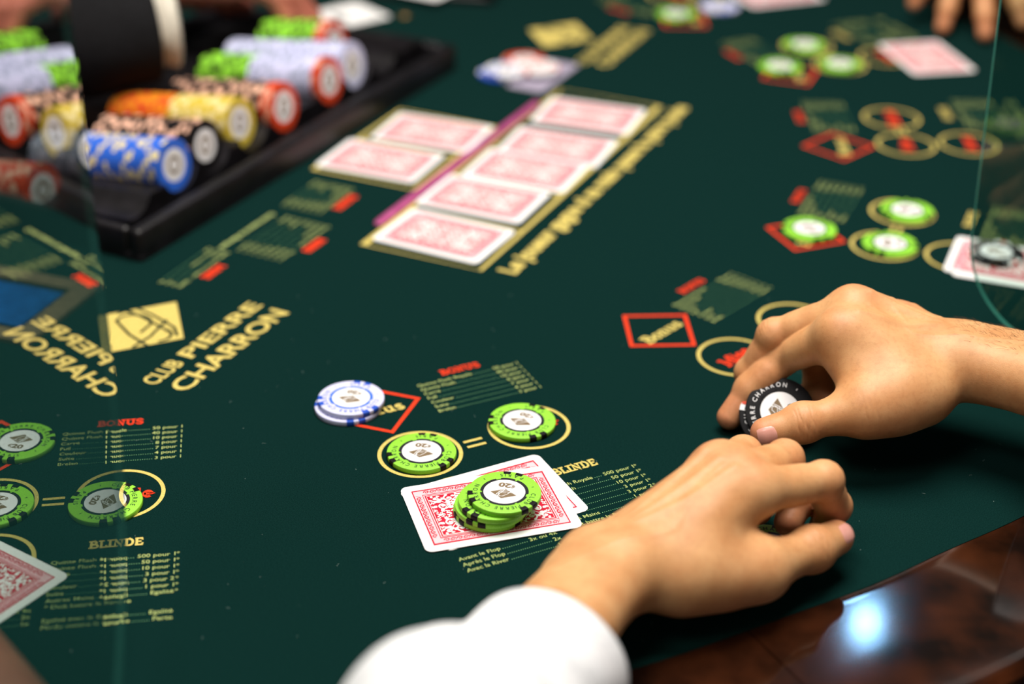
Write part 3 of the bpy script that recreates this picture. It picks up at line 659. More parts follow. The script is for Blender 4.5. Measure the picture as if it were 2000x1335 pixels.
# face-up card at the far end of the tray, small lilac card under the two white chips
o = card(V(-181, 1603, .5), 40, 'white face up card beyond the far end of the tray', face=True)
mb = MB(); disc(mb, 0, 8, 6, .45, 3); disc(mb, 0, -4, 9, .45, 4); disc(mb, -32, 20, 3, .45, 4); disc(mb, 32, -20, 3, .45, 4); link('pips', mb.mesh('pips', M['dark']), o)
o = empty('small_card', at(1062, 148, .2), math.radians(64)); tag(o, 'pale lilac card under the white chips beside the card boxes', 'card')
mb = MB(); rr2 = rrect(84, 36, 3); q = len(rr2); mb.add([(x, y, 0) for x, y in rr2]+[(x, y, .4) for x, y in rr2], [list(range(q))[::-1], list(range(q, 2*q))]+[(i, (i+1) % q, q+(i+1) % q, q+i) for i in range(q)])
link('card_stock', mb.mesh('lilac_card', mat('lilac_card', (158, 150, 170), .5, .3)), o)

# magenta dealing stick
ra, rb_ = at(737, 438, 2), at(1050, 200, 2); dd = nrm(rb_-ra); L = np.linalg.norm(rb_-ra)
o = empty('dealing_stick', ra, math.atan2(dd[1], dd[0])); tag(o, 'thin magenta plastic stick lying between the two groups of cards', 'stick')
mb = MB(); q = 12; sec = [(4.2*math.cos(2*math.pi*i/q), 2.0*math.sin(2*math.pi*i/q)) for i in range(q)]; st = [(-1, .35), (1, .8), (4, 1), (L-4, 1), (L-1, .8), (L+1, .35)]
mb.add([(x, y*k, z*k) for x, k in st for y, z in sec], [(j*q+i, (j+1)*q+i, (j+1)*q+(i+1) % q, j*q+(i+1) % q) for j in range(len(st)-1) for i in range(q)]+[list(range(q)), [(len(st)-1)*q+i for i in range(q)][::-1]])
P = [f[::-1] for f in mb.f]; mb.f = P; link('stick_body', mb.mesh('stick_body', M['magenta'], True, 60), o)
# drop slot with its blue paddle (beyond the left pane)
sa, sb, sc_ = at(45, 535), at(190, 562), at(45, 655); e = nrm(sb-sa); fdir = V(-e[1], e[0], 0)*-1
o = empty('drop_slot', (sb+sa)/2+fdir*0+V(0, 0, .2), math.atan2(e[1], e[0])); tag(o, 'tan framed cash slot with blue centre behind the left pane', 'slot')
mb = MB()
for a in ((-62, 34, -13, 0), (-62, 34, -88, -75), (-62, -49, -75, -13), (18, 34, -75, -13)): box(mb, *a, 0, 3)
link('slot_frame', mb.mesh('slot_frame', M['tan']), o)
mb = MB(); box(mb, -49, 18, -75, -13, 0, .6); link('slot_well', mb.mesh('slot_well', M['black']), o)
mb = MB(); box(mb, -46, 15, -70, -18, .7, 2.2); link('slot_paddle', mb.mesh('slot_paddle', M['blue_plastic']), o)
# small brass button and a black card holder at the far end
o = empty('brass_button', at(790, 32), 0); tag(o, 'small round brass button on the felt at the far end', 'button')
mb = MB(); q = 24
pr = [(6, 0), (6, 1.5), (5, 2.4), (.01, 2.6)]; mb.add([(r*math.cos(2*math.pi*i/q), r*math.sin(2*math.pi*i/q), z) for r, z in pr for i in range(q)], [(j*q+i, j*q+(i+1) % q, (j+1)*q+(i+1) % q, (j+1)*q+i) for j in range(3) for i in range(q)])
link('button_dome', mb.mesh('button_dome', M['brass'], True, 50), o)
o = empty('card_holder', V(-92, 1712, .2), math.radians(-8)); tag(o, 'low black card holder at the far end of the table', 'card holder')
bevel_box(-70, 75, -52, 50, 0, 8, 3, M['black'], 'holder_base', o)
for a in ((-70, -60, -52, 50), (65, 75, -52, 50), (-60, 65, 40, 50)): bevel_box(*a, 8, 36, 3, M['black'], 'holder_wall', o)
o = card(V(-88, 1690, 9), 60, 'white card lying in the black card holder', face=True)

# ------------------------------------------------------------------ clear divider panes
def pane(name, base, d, length, z0, z1, rad, thick, label, lean=0.0, em='pane_edge'):
    "upright sheet: starts at base (far edge), runs along d, lower far corner rounded"
    d = nrm(d); o = empty(name, V(base[0], base[1], 0), math.atan2(d[1], d[0])); tag(o, label, 'divider')
    pts = [(0, z1)]+[(rad-rad*math.cos(math.radians(a)), z0+rad-rad*math.sin(math.radians(a))) for a in range(0, 91, 6)]+[(length, z0), (length, z1)]
    pts = [(x+lean*z, z) for x, z in pts]; q = len(pts); mb = MB(); h = thick/2
    mb.add([(x, -h, z) for x, z in pts]+[(x, h, z) for x, z in pts], [list(range(q)), list(range(q, 2*q))[::-1]]); link('sheet', mb.mesh('sheet', M['pane']), o)
    mb = MB(); mb.add([(x, -h, z) for x, z in pts]+[(x, h, z) for x, z in pts], [(i, (i+1) % q, q+(i+1) % q, q+i) for i in range(q)]); link('polished_edge', mb.mesh('polished_edge', M[em]), o)
    return o
pane('clear_divider', (-193.4, 676.5), V(.183, -.983, 0), 500, 45, 620, 80, 4.0, 'tall clear plastic divider at the left mirroring the felt layout', em='pane_edge_clear')
pane('clear_divider', at(1905, 470, 68)[:2], V(.80, -.60, 0), 460, 8, 620, 62, 3.6, 'tall clear plastic divider with teal edge at the right', lean=-.04)

# ------------------------------------------------------------------ bodies: distance-field modelling
def cone(p, a, b, ra, rb):
    ba = b-a; l2 = ba@ba
    if l2 < 1e-6: return np.linalg.norm(p-a, axis=1)-max(ra, rb)
    rr = ra-rb; a2 = max(l2-rr*rr, 1e-6); il2 = 1/l2; pa = p-a; y = pa@ba; z = y-l2; q = pa*l2-y[:, None]*ba; x2 = np.einsum('ij,ij->i', q, q)
    y2 = y*y*l2; z2 = z*z*l2; k = np.sign(rr)*rr*rr*x2
    r = (np.sqrt(x2*a2*il2)+y*rr)*il2-ra
    c1 = np.sign(z)*a2*z2 > k; c2 = np.sign(y)*a2*y2 < k
    r = np.where(c2, np.sqrt(x2+y2)*il2-ra, r); return np.where(c1, np.sqrt(x2+z2)*il2-rb, r)
def smin(a, b, k):
    h = np.maximum(k-np.abs(a-b), 0)/k; return np.minimum(a, b)-h*h*k*.25
def field(p, groups):
    "groups[0] is the trunk; the others are limbs blended to it but kept apart from each other"
    def g(prims, k):
        d = None
        for pr in prims:
            e = cone(p, *pr[:4]); kk = pr[4] if len(pr) > 4 else k
            d = e if d is None else smin(d, e, kk)
        return d
    t = g(*groups[0][:2]); res = t
    for prims, k, kb in groups[1:]:
        f = smin(t, g(prims, k), kb); res = smin(res, f, .8)
    return res
def surface(groups, h):
    P = np.array([q for gr in groups for pr in gr[0] for q in (pr[0], pr[1])]); rmax = max(max(pr[2], pr[3]) for gr in groups for pr in gr[0])
    lo = P.min(0)-rmax-3*h; hi = P.max(0)+rmax+3*h; S = 4; N_ = (np.ceil((hi-lo)/(h*S)).astype(int)+1)*S+1
    ax = [lo[i]+h*np.arange(N_[i]) for i in range(3)]
    cx = [a[::S] for a in ax]; G = np.stack(np.meshgrid(*cx, indexing='ij'), -1); cs = G.shape[:3]
    D = np.empty(G.size//3); Gp = G.reshape(-1, 3)
    for i in range(0, len(Gp), 200000): D[i:i+200000] = field(Gp[i:i+200000], groups)
    D = D.reshape(cs); full = np.repeat(np.repeat(np.repeat(D, S, 0), S, 1), S, 2)[:N_[0], :N_[1], :N_[2]]
    near = np.abs(D) < h*S*1.8; idx = np.argwhere(near)
    off = np.stack(np.meshgrid(*[np.arange(-S//2, S//2+1)]*3, indexing='ij'), -1).reshape(-1, 3)
    mk = np.zeros(N_, bool)
    for o_ in off:
        q = idx*S+o_; ok = np.all((q >= 0) & (q < N_), 1); q = q[ok]; mk[q[:, 0], q[:, 1], q[:, 2]] = True
    ii = np.argwhere(mk); pts = lo+ii*h; d = np.empty(len(pts))
    for i in range(0, len(pts), 200000): d[i:i+200000] = field(pts[i:i+200000], groups)
    # cells between the shell points take the sign of their coarse neighbour
    sh = S//2; F = np.full(N_, 9.0); r = [np.clip((np.arange(N_[i])+sh)//S, 0, cs[i]-1) for i in range(3)]; F = D[np.ix_(*r)].copy(); F[ii[:, 0], ii[:, 1], ii[:, 2]] = d
    ins = F < 0; c = ins[:-1, :-1, :-1].astype(np.int8)*0; 
    for dx in (0, 1):
        for dy in (0, 1):
            for dz in (0, 1): c = c+ins[dx:N_[0]-1+dx, dy:N_[1]-1+dy, dz:N_[2]-1+dz]
    act = (c > 0) & (c < 8); vid = np.full(act.shape, -1); ca = np.argwhere(act); vid[act] = np.arange(len(ca))
    vs = lo+(ca+.5)*h
    fs = []
    for axi in range(3):
        o = [0, 0, 0]; o[axi] = 1; A = ins[:N_[0]-o[0], :N_[1]-o[1], :N_[2]-o[2]]; Bq = ins[o[0]:, o[1]:, o[2]:]
        ch = np.argwhere(A != Bq); b, cc2 = [(1, 2), (2, 0), (0, 1)][axi]
        ch = ch[(ch[:, b] > 0) & (ch[:, cc2] > 0) & (ch[:, b] < N_[b]-1) & (ch[:, cc2] < N_[cc2]-1)]
        s = A[ch[:, 0], ch[:, 1], ch[:, 2]]; q = []
        for db, dc in ((-1, -1), (0, -1), (0, 0), (-1, 0)):
            k = ch.copy(); k[:, b] += db; k[:, cc2] += dc; q.append(vid[k[:, 0], k[:, 1], k[:, 2]])
        q = np.stack(q, 1); q[~s] = q[~s][:, ::-1]; fs.append(q[(q >= 0).all(1)])
    fs = np.concatenate(fs)
    def project(v, it=3, iso=0.0):
        v = v.copy(); E = np.array([(1, -1, -1), (-1, -1, 1), (-1, 1, -1), (1, 1, 1)], float)*.25
        for _ in range(it):
            for i in range(0, len(v), 100000):
                q = v[i:i+100000]; g = sum(e*field(q+e, groups)[:, None] for e in E); L = np.linalg.norm(g, axis=1, keepdims=True)+1e-9
                v[i:i+100000] = q-np.clip(field(q, groups)-iso, -h, h)[:, None]*g/L
        return v
    vs = project(vs)
    # relax and re-project for even quads
    e = np.concatenate([fs[:, [0, 1]], fs[:, [1, 2]], fs[:, [2, 3]], fs[:, [3, 0]]])
    for _ in range(2):
        acc = np.zeros_like(vs); n_ = np.zeros(len(vs)); np.add.at(acc, e[:, 0], vs[e[:, 1]]); np.add.at(n_, e[:, 0], 1); np.add.at(acc, e[:, 1], vs[e[:, 0]]); np.add.at(n_, e[:, 1], 1)
        vs = vs*.5+.5*acc/np.maximum(n_, 1)[:, None]; vs = project(vs, 1)
    return vs, fs, project
def normals(groups, v):
    E = np.array([(1, -1, -1), (-1, -1, 1), (-1, 1, -1), (1, 1, 1)], float)*.3; g = sum(e*field(v+e, groups)[:, None] for e in E)
    return g/(np.linalg.norm(g, axis=1, keepdims=True)+1e-9)

def hand(J, S=1.0, fore=None, k_palm=11, wrist_r=(17, 15), ext=()):
    "J: joints W, FA, and per finger i m r p: M P D T; thumb tC tM tI tT. returns groups for the distance field"
    Mm = (J['iM']+J['mM']+J['rM']+J['pM'])/4; d = nrm(Mm-J['W']); ac = J['iM']-J['pM']; ac = nrm(ac-d*(ac@d)); nn = -np.cross(ac, d)*J['side']; nn = nrm(nn)
    J['n'], J['ac'], J['d'] = nn, ac, d
    w_ = J['W']; trunk = []
    for f, o, r0, r1 in (('i', 11, 13, 12), ('m', 4, 13.5, 12.2), ('r', -4, 13, 11.5), ('p', -11, 11, 10.5)):
        trunk.append((w_+ac*o*S+d*8-nn*1, J[f+'M']-nn*1.5, r0*S, r1*S))
    trunk.append((w_+ac*9*S, w_-nrm(w_-J['FA'])*14+ac*7*S, wrist_r[0]*S, 15*S)); trunk.append((w_-ac*9*S, w_-nrm(w_-J['FA'])*14-ac*8*S, wrist_r[1]*S, 14*S))
    fd = nrm(J['FA']-w_); L = np.linalg.norm(J['FA']-w_)
    trunk.append((w_+ac*9*S, J['FA']+ac*11*S, wrist_r[0]*S, J.get('fr', 21)*S)); trunk.append((w_-ac*9*S, J['FA']-ac*11*S, wrist_r[1]*S, J.get('fr', 21)*S))
    trunk.append((J['tC'], J['tM'], 15*S, 12.5*S, 14)); trunk.append((w_+ac*6*S-nn*3+d*12, (J['tC']+J['tM'])/2-nn*0, 15*S, 13*S, 14))
    trunk.append((w_-ac*10*S-nn*6+d*14, J['pM']-nn*7-d*14, 12.5*S, 10*S, 12))
    for f in 'imrp':                                                       # knuckles and tendons
        trunk.append((J[f+'M']+nn*1.0, J[f+'M']+nn*1.2+d*2, 10.6*S, 10.0*S, 9))
        trunk.append((w_+ac*{'i': 6, 'm': 2, 'r': -2, 'p': -6}[f]*S+d*26+nn*10.4*S, J[f+'M']+nn*8.8*S-d*5, 2.4*S, 3.4*S, 5))
    for e in ext: trunk.append(e)
    G = [(trunk, k_palm)]
    RR = {'i': (10.6, 9.5, 9.2, 8.5, 7.6), 'm': (11.0, 9.5, 9.2, 8.6, 7.7), 'r': (10.8, 9.6, 9.0, 8.2, 7.3), 'p': (9.6, 8.5, 8.0, 7.4, 6.6)}
    for f in 'imrp':
        a, b, c, t = J[f+'M'], J[f+'P'], J[f+'D'], J[f+'T']; r = [x*S for x in RR[f]]; e = nrm(t-c)
        bn = nrm(nrm(b-a)-nrm(c-b)+1e-6); dn = nrm(nrm(c-b)-nrm(t-c)+1e-6)
        pr = [(a, b, r[0], r[1]*.98), (b, c, r[2], r[3]*1.0), (c, t-e*r[4]*.6, r[3]*.98, r[4]), (b+bn*.5, b+bn*.7, r[1]*.98, r[1]*.98), (c+dn*.5, c+dn*.5, r[3]*1.0, r[3]),
              ((a+b)/2-bn*1.4, a*.3+b*.7-bn*1.2, r[1]*.95, r[1]*.9, 6), (b*.55+c*.45-bn*1.6, b*.4+c*.6-bn*1.6, r[2]*.92, r[2]*.9, 5)]
        G.append((pr, 4.0, 9))
    a, b, c = J['tM'], J['tI'], J['tT']; e = nrm(c-b); tr = J.get('tr', 1.0)*S
    G.append(([(J['tC'], a, 14*S, 12.2*tr), (a, b, 11.8*tr, 10.6*tr), (b, c-e*8*tr, 10.8*tr, 9.2*tr), (b, b+e*.5, 11.3*tr, 11*tr), (a, a+e*.3, 12.6*tr, 12.4*tr)], 5, 14))
    return G
def nail(project, c, axis_, up, wd, L, name_parent, iso=.35):
    "nail plate over a fingertip"
    axis_ = nrm(axis_); up = nrm(up-axis_*(up@axis_)); s = np.cross(axis_, up); nu, nv = 11, 11; g = []
    for j in range(nv):
        for i in range(nu):
            x = (i/(nu-1)*2-1); y = j/(nv-1); ww = wd*(.86+.14*math.sin(y*math.pi*.8)); yy = y*L + (.16*L*(1-x*x) if y > .5 else -.12*L*(1-x*x))*abs(y-.5)*2
            g.append(c+axis_*(yy-L*.5)+s*x*ww*.5+up*11*math.sqrt(max(.05, 1-(x*.62)**2)))
    g = np.array(g); q = project(g, 6, iso)
    for j in range(nv):
        for i in range(nu):
            if i in (0, nu-1) or j == 0: q[j*nu+i] -= up*.5
    fs = [(j*nu+i, j*nu+i+1, (j+1)*nu+i+1, (j+1)*nu+i) for j in range(nv-1) for i in range(nu-1)]
    return q, fs
def mesh_np(name, vs, fs, mats, attrs=None, smooth=True):
    me = bpy.data.meshes.new(name); vs = np.asarray(vs)/1000.0; fs = np.asarray(fs); k = fs.shape[1]
    me.vertices.add(len(vs)); me.vertices.foreach_set('co', vs.ravel()); me.loops.add(fs.size); me.loops.foreach_set('vertex_index', fs.ravel().astype(np.int32))
    me.polygons.add(len(fs)); me.polygons.foreach_set('loop_start', np.arange(0, fs.size, k, dtype=np.int32)); me.polygons.foreach_set('loop_total', np.full(len(fs), k, np.int32))
    me.update(calc_edges=True); me.validate()
    for m in (mats if isinstance(mats, (list, tuple)) else [mats]): me.materials.append(m)
    me.polygons.foreach_set('use_smooth', [smooth]*len(me.polygons))
    for nm, arr in (attrs or {}).items():
        at_ = me.attributes.new(nm, 'FLOAT', 'POINT'); at_.data.foreach_set('value', np.asarray(arr, np.float32))
    return me
def blush(vs, spots):
    b = np.zeros(len(vs))
    for c, r, k in spots: b = np.maximum(b, k*np.exp(-((vs-c)**2).sum(1)/(r*r)))
    return b
def crease(vs, nr, c, ax, dorsal, R, amp, n_, spacing):
    "n_ skin folds across the back of a joint"
    ax = nrm(ax); q = vs-c; x = q@ax; r2 = (q*q).sum(1); wgt = np.exp(-r2/(R*R))*np.clip(nr@nrm(dorsal)*1.6, 0, 1); wob = .35*np.sin((q@np.cross(ax, nrm(dorsal)))*.55+x*.2)
    d = np.zeros(len(vs))
    for i in range(n_):
        x0 = (i-(n_-1)/2)*spacing; d += np.exp(-((x-x0+wob*(1 if i % 2 else -1))/.55)**2)
    return vs-nr*(amp*d*wgt)[:, None]

# ---- the player: left hand
TOP_Z = 0.0
LH = dict(side=-1, fr=19, tr=1.0)
LH['W'] = at(1177, 1114, 36); LH['FA'] = at(1024, 1304, 48)
LH['iM'] = at(1470, 958, 57); LH['mM'] = at(1434, 930, 60); LH['rM'] = at(1404, 913, 58); LH['pM'] = at(1386, 942, 50)
LH['iP'] = bone(1608, 938, LH['iM'], 45); LH['iD'] = bone(1628, 988, LH['iP'], 27); LH['iT'] = bone(1603, 1035, LH['iD'], 24)
LH['mP'] = bone(1532, 896, LH['mM'], 49); LH['mD'] = LH['mP']+nrm(V(.35, -.05, -.94))*27; LH['mT'] = at(1534, 1034, 14)
LH['rP'] = bone(1452, 888, LH['rM'], 44); LH['rD'] = LH['rP']+nrm(V(.55, -.15, -.8))*24; LH['rT'] = LH['rD']+nrm(V(-.35, -.75, -.5))*18
LH['pP'] = bone(1425, 920, LH['pM'], 34); LH['pD'] = LH['pP']+nrm(V(.55, 0, -.8))*19; LH['pT'] = LH['pD']+nrm(V(-.2, -.7, -.6))*14
LH['tC'] = at(1330, 1130, 31); LH['tM'] = at(1480, 1112, 27); LH['tI'] = at(1585, 1072, 23); LH['tT'] = at(1652, 1040, 21)
# ---- the player: right hand
RH = dict(side=1, fr=21, tr=.95)
RH['W'] = at(1890, 702, 56); RH['FA'] = at(2085, 744, 60)
RH['iM'] = at(1640, 650, 72); RH['mM'] = at(1668, 603, 77); RH['rM'] = at(1706, 621, 69); RH['pM'] = at(1752, 630, 61)
RH['iP'] = bone(1530, 699, RH['iM'], 46); RH['iD'] = bone(1465, 760, RH['iP'], 27); RH['iT'] = bone(1416, 826, RH['iD'], 25)
RH['mP'] = bone(1512, 655, RH['mM'], 50); RH['mD'] = bone(1466, 728, RH['mP'], 29); RH['mT'] = RH['mD']+nrm(V(.25, -.45, -.85))*22
RH['rP'] = RH['rM']+nrm(V(-.62, .3, -.72))*45; RH['rD'] = RH['rP']+nrm(V(.1, -.35, -.9))*20; RH['rT'] = RH['rD']+nrm(V(.45, -.6, -.45))*18
RH['pP'] = RH['pM']+nrm(V(-.5, .4, -.75))*35; RH['pD'] = RH['pP']+nrm(V(.2, -.35, -.9))*14; RH['pT'] = RH['pD']+nrm(V(.6, -.6, -.3))*14
RH['tC'] = at(1800, 770, 47); RH['tM'] = at(1690, 800, 43); RH['tI'] = at(1568, 825, 37); RH['tT'] = at(1470, 852, 30)

def refine(vs, fs):
    e = np.concatenate([fs[:, [0, 1]], fs[:, [1, 2]], fs[:, [2, 3]], fs[:, [3, 0]]]); es = np.sort(e, 1); u, inv = np.unique(es[:, 0].astype(np.int64)*len(vs)+es[:, 1], return_inverse=True)
    mid = (vs[u//len(vs)]+vs[u % len(vs)])/2; n0, n1, k = len(vs), len(vs)+len(mid), len(fs); m = inv.reshape(4, k).T+n0; c = n1+np.arange(k)
    v2 = np.concatenate([vs, mid, vs[fs].mean(1)]); q = [np.stack([fs[:, i], m[:, i], c, m[:, (i+3) % 4]], 1) for i in range(4)]
    return v2, np.concatenate(q)
def ridges(vs, nr, J, lines):
    q = vs-J['W']; x, y = q@J['d'], q@J['ac']; up = np.clip((nr@J['n']-.25)*2.5, 0, 1); add = np.zeros(len(vs))
    for pts, wd, amp in lines:
        best = np.full(len(vs), 99.0)
        for (x0, y0), (x1, y1) in zip(pts, pts[1:]):
            dx, dy = x1-x0, y1-y0; t = np.clip(((x-x0)*dx+(y-y0)*dy)/(dx*dx+dy*dy), 0, 1); best = np.minimum(best, np.hypot(x-x0-t*dx, y-y0-t*dy))
        add = np.maximum(add, amp*np.exp(-(best/wd)**2))
    return vs+nr*(add*up)[:, None]
def back_lines(J):
    out = []
    for f, y0, a in (('i', 5, .7), ('m', 2, .9), ('r', -2, .9), ('p', -6, .8)):
        m = J[f+'M']-J['W']; mx, my = m@J['d'], m@J['ac']; out.append((((22, y0), (mx*.55, y0*.4+my*.6), (mx-6, my)), 2.6, a))
    mi, mm, mr = [((J[f+'M']-J['W'])@J['d'], (J[f+'M']-J['W'])@J['ac']) for f in 'imr']
    out.append((((-30, 12), (5, 14), (34, 20), (58, (mi[1]+mm[1])/2+1), (mm[0]-8, (mi[1]+mm[1])/2)), 1.7, .36))
    out.append((((34, 20), (46, 8), (62, (mm[1]+mr[1])/2), (mr[0]-6, (mm[1]+mr[1])/2)), 1.5, .32)); out.append((((-25, -8), (10, -12), (44, -13), (66, mr[1]-8)), 1.6, .32))
    return out
def arm_mesh(J, h, ext=(), creases=True, nails=('t',), S=1.0):
    G = hand(J, S, ext=ext); vs, fs, proj = surface(G, h)
    if creases: vs, fs = refine(vs, fs); vs = proj(vs, 1)
    nr = normals(G, vs)
    sp = [(J[f+'T'], 13, .9) for f in 'imrpt']+[(J[f+'P'], 10, .55) for f in 'imrp']+[(J[f+'M']+J['n']*9, 10, .4) for f in 'imrp']+[(J['tI'], 11, .4), ((J['tC']+J['tM'])/2-J['n']*14, 22, .45)]+[((J[f+'D']+J[f+'T'])/2, 14, .75) for f in 'imrp']+[((J[f+'P']+J[f+'D'])/2, 12, .45) for f in 'imrp']
    if creases:
        vs = ridges(vs, nr, J, back_lines(J)); nr = normals(G, vs)
        vs = crease(vs, nr, J['tI']+J['tn']*9, J['tT']-J['tM'], J['tn'], 8.5, .6, 5, 2.2)
        vs = crease(vs, nr, J['tM']+J['tn']*11, J['tT']-J['tM'], J['tn'], 9, .3, 3, 2.8); vs = crease(vs, nr, J['W']+J['n']*18, J['d'], J['n'], 16, .25, 3, 4.0)
        for f in 'imr':
            bn = nrm(J[f+'P']-J[f+'M'])-nrm(J[f+'D']-J[f+'P']); vs = crease(vs, nr, J[f+'P']+nrm(bn)*9, J[f+'D']-J[f+'M'], bn, 7, .35, 4, 2.0)
    return vs, fs, proj, blush(vs, sp)
LH['tn'] = nrm(V(.45, -.55, .70)); RH['tn'] = nrm(V(.0, -.93, .36))
LWEB = [(LH['iM']+V(-14, -5, 0), LH['tC']+V(8, 4, 6), 9.5, 11, 14)]
RWEB = [(RH['iM']+V(10, 0, -3), RH['tC']+V(-14, 3, 7), 11, 13, 18), (at(1640, 672, 62), at(1690, 770, 48), 9, 11, 12), (RH['iM']+V(6, -4, -10), (RH['tC']+RH['tM'])/2, 10, 12, 14)]
lv, lf, lproj, lb = arm_mesh(LH, 1.3, ext=LWEB); rv, rf, rproj, rb2 = arm_mesh(RH, 1.3, ext=RWEB)
player = empty('person', (180, 700, 0)); tag(player, 'seated player in white shirt with both hands on the felt, right hand lifting black chips', 'person')
PI_ = Matrix.Translation((-.18, -.7, 0))
for J, pr, ax_ in ((LH, lproj, LH['tT']-LH['tI']), (RH, rproj, RH['tT']-RH['tI'])):
    q, fs_ = nail(pr, J['tT']-nrm(ax_)*5.6, ax_, J['tn'], 12.0, 11.5, player); link('thumb_nail', mesh_np('thumb_nail', q, fs_, M['nail']), player, PI_)

# sleeves: hollow tubes with folds
def sleeve(pts, radii, m, name, parent, pm, seg=64, fold=2.2, seed=1, flat=1.0, cuff=True, th=2.2):
    rng = random.Random(seed); P = [np.array(p, float) for p in pts]; st = []; n_ = 14
    for i in range(len(P)-1):
        p0 = P[max(i-1, 0)]; p3 = P[min(i+2, len(P)-1)]
        for k in range(n_):
            t = k/n_; st.append((.5*((2*P[i])+(-p0+P[i+1])*t+(2*p0-5*P[i]+4*P[i+1]-p3)*t*t+(-p0+3*P[i]-3*P[i+1]+p3)*t**3), radii[i]*(1-t)+radii[i+1]*t))
    st.append((P[-1], radii[-1])); ph = [rng.uniform(0, 6.28) for _ in range(8)]; rowsv = []
    c = len(st)
    for j, (p, r) in enumerate(st):
        a = nrm(st[min(j+1, c-1)][0]-st[max(j-1, 0)][0]); up = nrm(V(0, 0, 1)-a*a[2]); s = np.cross(a, up); row = []
        for i in range(seg):
            t = 2*math.pi*i/seg; f = fold*min(1, j/10)*(math.sin(2*t+j*.23+ph[0])+.7*math.sin(3*t-j*.31+ph[1])+.8*math.sin(j*.55+ph[2]+1.4*math.sin(t+ph[3]))+.35*math.sin(5*t+j*.4+ph[4]))
            rr_ = r+f; row.append(p+s*math.cos(t)*rr_+up*math.sin(t)*rr_*flat)
        rowsv.append(row)
    # rolled hem and inner face
    a0 = nrm(st[1][0]-st[0][0]); c0 = st[0][0]
    inner = [[c0+(q-c0)*(1-th/np.linalg.norm(q-c0))+a0*dd_ for q in rowsv[0]] for dd_ in (-.3, 2, 26)]
    hem = [[c0+(q-c0)*(1+.4/np.linalg.norm(q-c0))+a0*.6 for q in rowsv[0]], [c0+(q-c0)*(1-.8/np.linalg.norm(q-c0))-a0*.8 for q in rowsv[0]]]
    allr = [inner[2], inner[1], inner[0], hem[1], hem[0]]+rowsv[0:]
    vs = np.array(allr).reshape(-1, 3); fs = [(j*seg+i, j*seg+(i+1) % seg, (j+1)*seg+(i+1) % seg, (j+1)*seg+i) for j in range(len(allr)-1) for i in range(seg)]
    tip = len(vs); vs = np.vstack([vs, st[-1][0]]); k = (len(allr)-1)*seg
    me = bpy.data.meshes.new(name); me.from_pydata([tuple(v/1000) for v in vs], [], [f[::-1] for f in fs]+[(k+i, k+(i+1) % seg, tip)[::-1] for i in range(seg)]); me.materials.append(m)
    me.polygons.foreach_set('use_smooth', [True]*len(me.polygons)); me.update(); return link(name, me, parent, pm)
LC = at(1070, 1290, 44); ldir = nrm(LH['FA']-LH['W'])
sleeve([LC, LC+ldir*45+V(0, 0, 1), LC+ldir*88+V(8, -16, 4), V(-25, 476, 72), V(12, 384, 72), V(120, 318, 108), V(250, 288, 205), V(360, 290, 300), V(430, 320, 330)], [38.5, 41.5, 47, 51, 54, 58, 64, 72, 70], M['white_cloth'], 'shirt_sleeve', player, PI_, seed=3, flat=.92, fold=1.6)
RC = at(2050, 768, 55); rdir = nrm(RH['FA']-RH['W'])
sleeve([RC, RC+rdir*50, V(405, 706, 72), V(470, 610, 130), V(555, 500, 225), V(600, 425, 300), V(560, 400, 340)], [37, 39, 46, 54, 62, 72, 70], M['white_cloth'], 'shirt_sleeve', player, PI_, seed=8)

# the player's vest and trousers, beyond the rim
sleeve([V(352, 588, 6), V(372, 562, 70), V(425, 480, 190), V(480, 400, 310), V(500, 365, 385), V(506, 352, 428), V(508, 346, 446)], [104, 112, 136, 148, 122, 84, 56], M['brown_cloth'], 'vest', player, PI_, seed=12, fold=1.5, flat=1.0)
# the player's head, out of the picture above the vest
hf = nrm(V(-.62, .74, -.26)); hu = nrm(V(0, 0, 1)-hf*hf[2]); hs = np.cross(hf, hu); HC = V(496, 362, 562)
hp = lambda a, b, c: HC+hf*a+hu*b+hs*c
HG = [([(V(506, 344, 420), HC-hf*22-hu*60, 56, 52), (hp(-28, 28, 0), hp(14, 26, 0), 74, 66), (hp(10, 10, 0), hp(34, -44, 0), 58, 44), (hp(30, -60, 0), hp(52, -86, 0), 40, 24), (hp(52, -84, -7), hp(52, -84, 7), 20, 20),
        (hp(66, 20, -26), hp(66, 20, 26), 17, 17), (hp(50, -20, -34), hp(50, -20, 34), 22, 22)], 14),
      ([(hp(76, 10, 0), hp(96, -26, 0), 6.5, 10), (hp(88, -28, -9), hp(88, -28, 9), 7, 7)], 4, 9), ([(hp(78, -56, -17), hp(78, -56, 17), 6, 6), (hp(84, -55, -6), hp(84, -55, 6), 6, 6)], 4, 6), ([(hp(76, -67, -13), hp(76, -67, 13), 7.5, 7.5)], 4, 6)]
for sg in (-1, 1): HG.append(([(hp(-6, 8, sg*71), hp(-14, 24, sg*77), 7, 9), (hp(-6, 8, sg*71), hp(-4, -18, sg*69), 7, 6)], 5, 5))
hv_, hq_, hproj = surface(HG, 3.2)
hairg = [([(hp(-34, 36, 0), hp(18, 44, 0), 79, 66), (hp(-48, -6, 0), hp(-44, -40, 0), 66, 50), (hp(44, 78, -30), hp(44, 78, 30), 24, 24)], 16)]
def clip_hair():
    v, f, _ = surface(hairg, 3.6); q = v-HC; a, b = q@hf, q@hu; keep = ~((a > 22) & (b < 62)) & ~((a > -14) & (b < 18)); kf = keep[f].all(1); return v, f[kf]
bv_ = np.concatenate([lv, rv, hv_]); bq_ = [lf, rf+len(lv), hq_+len(lv)+len(rv)]; nh = len(lv)+len(rv)
